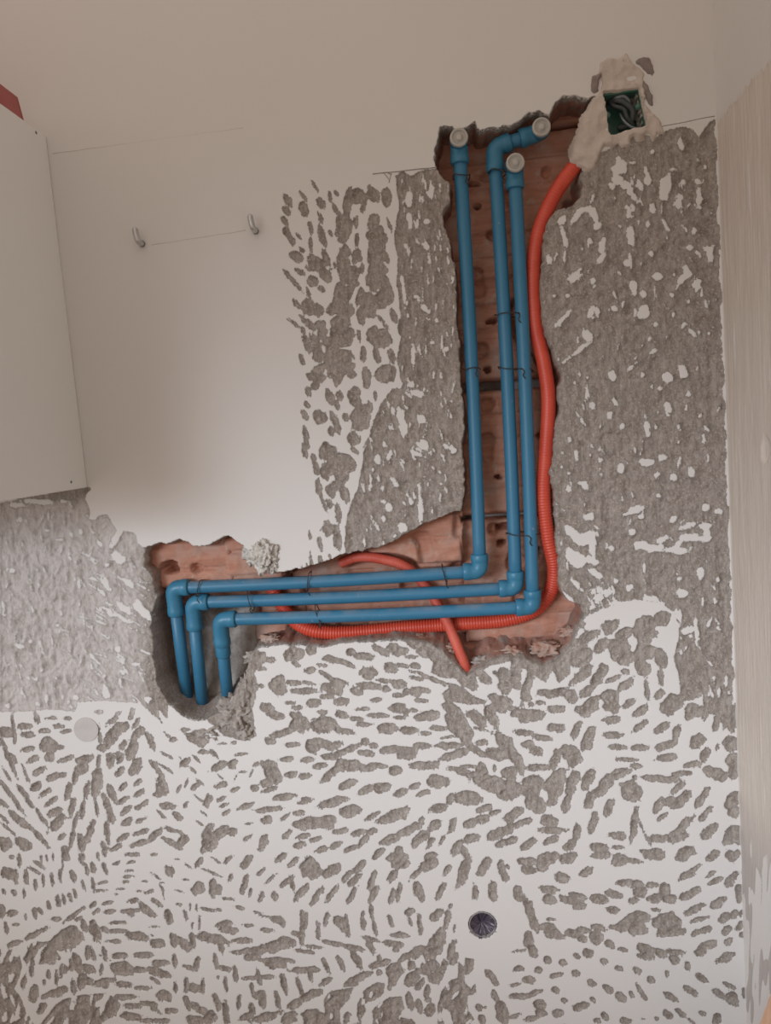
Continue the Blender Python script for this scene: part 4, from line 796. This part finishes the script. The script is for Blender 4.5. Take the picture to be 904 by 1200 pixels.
# ------------------------------------------------------------------ switch box
c = [W(707.5, 111), W(748.5, 105), W(757.5, 147), W(715.5, 157.5)]
root = empty('switch_box', W(716, 158, .045)); tag(root, 'green recessed switch box with cables set in the plaster patch', 'switch box')
cen = sum(c, Vector())/4
def plate(name, quad, dep0, dep1, th, mat):
    """a wall of the box: inner line quad[0]-quad[1], pushed outwards by th"""
    bm = bmesh.new(); a, b = quad; out = ((a + b)/2 - cen).normalized()*th
    vs = [bm.verts.new(p + Vector((0, y, 0)) + o_) for y in (dep0, dep1) for o_ in (Vector(), out) for p in (a, b)]
    for f in ((0, 1, 3, 2), (4, 6, 7, 5), (0, 4, 5, 1), (2, 3, 7, 6), (0, 2, 6, 4), (1, 5, 7, 3)): bm.faces.new([vs[i] for i in f])
    return from_bm(name, bm, mat, root)
for i in range(4): plate('box_side', (c[i], c[(i+1) % 4]), .0035, .045, .0022, M_GREEN)
bm = bmesh.new(); f0 = [bm.verts.new(p + Vector((0, .043, 0))) for p in c]; f1 = [bm.verts.new(p + Vector((0, .046, 0))) for p in c]
bm.faces.new(f0); bm.faces.new(f1[::-1])
for i in range(4): bm.faces.new((f0[i], f0[(i+1) % 4], f1[(i+1) % 4], f1[i]))
from_bm('box_back', bm, M_GREEN, root)
# screw ears
for i, (u, v) in enumerate([(748, 125), (712, 135)]):
    tube('screw_ear', [W(u, v, .004), W(u, v, .012)], .0042, M_GREEN, root, 12)
tube('cable', smooth_path([W(713, 120, .030), W(722, 117, .014), W(733, 121, .012), (W(742, 131, .016)), W(737, 146, .026), W(725, 150, .034)], 8), .0042, M_CABLE2, root, 10)
tube('cable', smooth_path([W(716, 118, .020), W(724, 114, .010), W(732, 113, .010), W(738, 120, .014), W(739, 130, .024)], 8), .0022, M_CABLE, root, 10)
tube('cable', smooth_path([W(712, 116, .026), W(720, 124, .016), W(731, 128, .012), W(735, 138, .016), W(742, 147, .024)], 8), .0030, M_CABLE2, root, 10)
tube('cable', smooth_path([W(727, 133, .022), W(731, 141, .012), W(739, 148, .010), W(748, 151, .012)], 8), .0016, M_CABLE, root, 8)

# ------------------------------------------------------------------ drain stub
c = W(566, 1084); root = empty('drain_outlet', c + Vector((0, .02, -.02))); tag(root, 'round drain pipe stub stuffed with dark purple plastic low on the wall', 'drain pipe')
bm = bmesh.new(); n = 36; prof = [(.0215, .035), (.0215, .0008), (.0200, .0004), (.0196, .035)]
rings = [[bm.verts.new(c + Vector((r*math.cos(2*math.pi*k/n), y, r*math.sin(2*math.pi*k/n)))) for k in range(n)] for r, y in prof]
for a, b in zip(rings, rings[1:] + rings[:1]):
    for k in range(n): bm.faces.new((a[k], a[(k+1) % n], b[(k+1) % n], b[k]))
from_bm('pipe_rim', bm, M_DRAIN, root, True)
bm = bmesh.new(); n = 72; rr = [.0003, .002, .004, .007, .010, .013, .016, .0185, .0200]; rings = []
for r in rr:
    ring = []
    for k in range(n):
        t = 2*math.pi*k/n; q = r/.02
        fold = (.0022*math.sin(7*t + 1.3) + .0014*math.sin(13*t + 4*q) + .0010*math.sin(19*t))*min(1, q*2)*(1 - .3*q)
        ring.append(bm.verts.new(c + Vector((r*math.cos(t) - .002*(1-q), .0035 + .009*(1 - q)**1.2 + fold*1.0, r*math.sin(t) - .004*(1-q)))))
    rings.append(ring)
for a, b in zip(rings, rings[1:]):
    for k in range(n): bm.faces.new((a[k], a[(k+1) % n], b[(k+1) % n], b[k]))
bm.faces.new(rings[0])
from_bm('plastic_plug', bm, M_FILM, root, True)
# shreds of film sticking out of the rim
RR = np.random.RandomState(5)
for k in range(7):
    t = -math.pi/2 + RR.normal(0, .9); d = Vector((math.cos(t), 0, math.sin(t))); e = Vector((-d.z, 0, d.x))
    bm = bmesh.new(); a = c + d*.0188 + Vector((0, .002, 0)); L = RR.uniform(.003, .007); w = RR.uniform(.0012, .003)
    P = [a - e*w, a + e*w, a + e*w*.3 + d*L + Vector((0, -.0035, 0)), a - e*w*.5 + d*L*.8 + Vector((0, -.0028, 0))]
    vs = [bm.verts.new(p) for p in P] + [bm.verts.new(p + Vector((0, .0006, 0))) for p in P]
    for f in ((0, 1, 2, 3), (7, 6, 5, 4), (0, 4, 5, 1), (1, 5, 6, 2), (2, 6, 7, 3), (3, 7, 4, 0)): bm.faces.new([vs[i] for i in f])
    from_bm('film_shred', bm, M_FILM if k % 2 else M_DRAIN, root)

# ------------------------------------------------------------------ wall hooks
def hook(u, v, label):
    b = W(u, v); root = empty('wall_hook', b); tag(root, label, 'hook', 'steel hooks on the white wall')
    tube('wall_plug', [b + Vector((0, .004, 0)), b + Vector((0, -.0012, 0))], .0042, M_STEELD, root, 16)
    tube('collar', [b + Vector((0, -.001, 0)), b + Vector((0, -.0045, 0))], [.0052, .0048], M_STEELD, root, 6)
    p = [b + Vector((0, -.003, 0)), b + Vector((0, -.011, 0)), b + Vector((-.0004, -.0150, .0016)), b + Vector((-.0012, -.0165, .0060)), b + Vector((-.0022, -.0168, .0130)), b + Vector((-.0026, -.0168, .0200))]
    P = smooth_path(p, 6); tube('bent_shank', P, [.0043]*(len(P) - 4) + [.0043, .0041, .0034, .0020], M_STEEL, root, 14)
hook(167, 286, 'bent steel hook nearer the white cabinet')
hook(300, 271, 'bent steel hook nearer the chiselled marks')

# ------------------------------------------------------------------ wall cabinet and the red thing on it
xc = .5*(W(55, 165).x + W(102, 565).x); zt, zb = W(51, 160).z, W(103, 571).z
root = empty('wall_cabinet', (xc - .3, -.17, zb)); tag(root, 'white wall cabinet hanging at the left above the hacked plaster', 'cabinet')
def panel(name, lo, hi, mat=M_CAB, parent=root, bev=.001):
    bm = bmesh.new(); box_bm(bm, lo, hi, bev); return from_bm(name, bm, mat, parent)
dp = .33
panel('side_panel', (xc - .018, -dp, zb), (xc, -.0008, zt)); panel('side_panel', (xc - .60, -dp, zb), (xc - .582, -.0008, zt))
panel('top_panel', (xc - .582, -dp, zt - .018), (xc - .018, -.0008, zt)); panel('bottom_panel', (xc - .582, -dp, zb), (xc - .018, -.0008, zb + .018))
panel('back_panel', (xc - .582, -.006, zb + .018), (xc - .018, -.0012, zt - .018))
for k in range(2):
    a = xc - .599 + k*.2995; d = panel('door', (a, -dp - .020, zb + .001), (a + .2985, -dp - .002, zt - .001))
    hx = a + (.262 if k == 0 else .036); bm = bmesh.new()
    hp = [Vector((hx, -dp - .019, zb + .05)), Vector((hx, -dp - .045, zb + .05)), Vector((hx, -dp - .045, zb + .17)), Vector((hx, -dp - .019, zb + .17))]
    tube('handle', hp, .005, M_STEEL, d, 10)
for q in (W(37, 156, -.03), W(82, 562, -.06)):
    s = Vector((xc, -.03, q.z)) if q.z > 1.5 else Vector((xc, -.05, q.z - .004))
    tube('screw_cap', [s + Vector((-.001, 0, 0)), s + Vector((.0006, 0, 0))], .0022, M_STEELD, root, 10)
# red tray lying on the cabinet top, its near edge showing
r0 = empty('red_tray', (xc - .15, -.20, zt)); tag(r0, 'faded red plastic tray lying on top of the white cabinet', 'tray')
ty0, ty1, tx0, tx1, th = -.325, -.062, xc - .30, xc - .004, .031
panel('tray_base', (tx0 + .004, ty0 + .004, zt), (tx1 - .004, ty1 - .004, zt + .003), M_RED, r0)
for nme, (a, b, c0, d0) in (('tray_side', (tx1 - .004, tx1, ty0, ty1 - .004)), ('tray_side', (tx0, tx0 + .004, ty0, ty1 - .004)), ('tray_side', (tx0, tx1, ty1 - .004, ty1)), ('tray_side', (tx0, tx1, ty0, ty0 + .004))):
    bm = bmesh.new(); box_bm(bm, (a, c0, zt + .0005), (b, d0, zt + th), .0008)
    for v in bm.verts:                       # sides flare towards the rim
        k = (v.co.z - zt)/th
        v.co.y += (v.co.y - (ty0+ty1)/2)/(ty1 - ty0)*.022*(1 - k)
    from_bm(nme, bm, M_RED, r0)

# ------------------------------------------------------------------ leaning board at the lower right
a, b = W(906, 1150, -.22), W(887, 1202, -.22)
sl = (b.x - a.x)/(b.z - a.z); th = .022
ztop = a.z + (CORNER - th - .004 - a.x)/sl if abs(sl) > 1e-6 else a.z
bm = bmesh.new()
def bx(z, back): return CORNER - .003 - th if back else 0
x_top = CORNER - .004 - th; x_bot = a.x + sl*(0 - a.z)
P = []
for z, x in ((0.0, x_bot), (ztop, x_top)):
    for yy in (-.22, -.50):
        P += [Vector((x, yy, z)), Vector((x + th, yy, z))]
vs = [bm.verts.new(p) for p in P]
for f in ((0, 1, 3, 2), (4, 6, 7, 5), (0, 4, 5, 1), (2, 3, 7, 6), (0, 2, 6, 4), (1, 5, 7, 3)): bm.faces.new([vs[i] for i in f])
bmesh.ops.bevel(bm, geom=bm.edges[:], offset=.005, segments=3, affect='EDGES')
tag(from_bm('wooden_board', bm, M_WOOD), 'tan wooden board leaning in the lower right corner against the side wall', 'board')
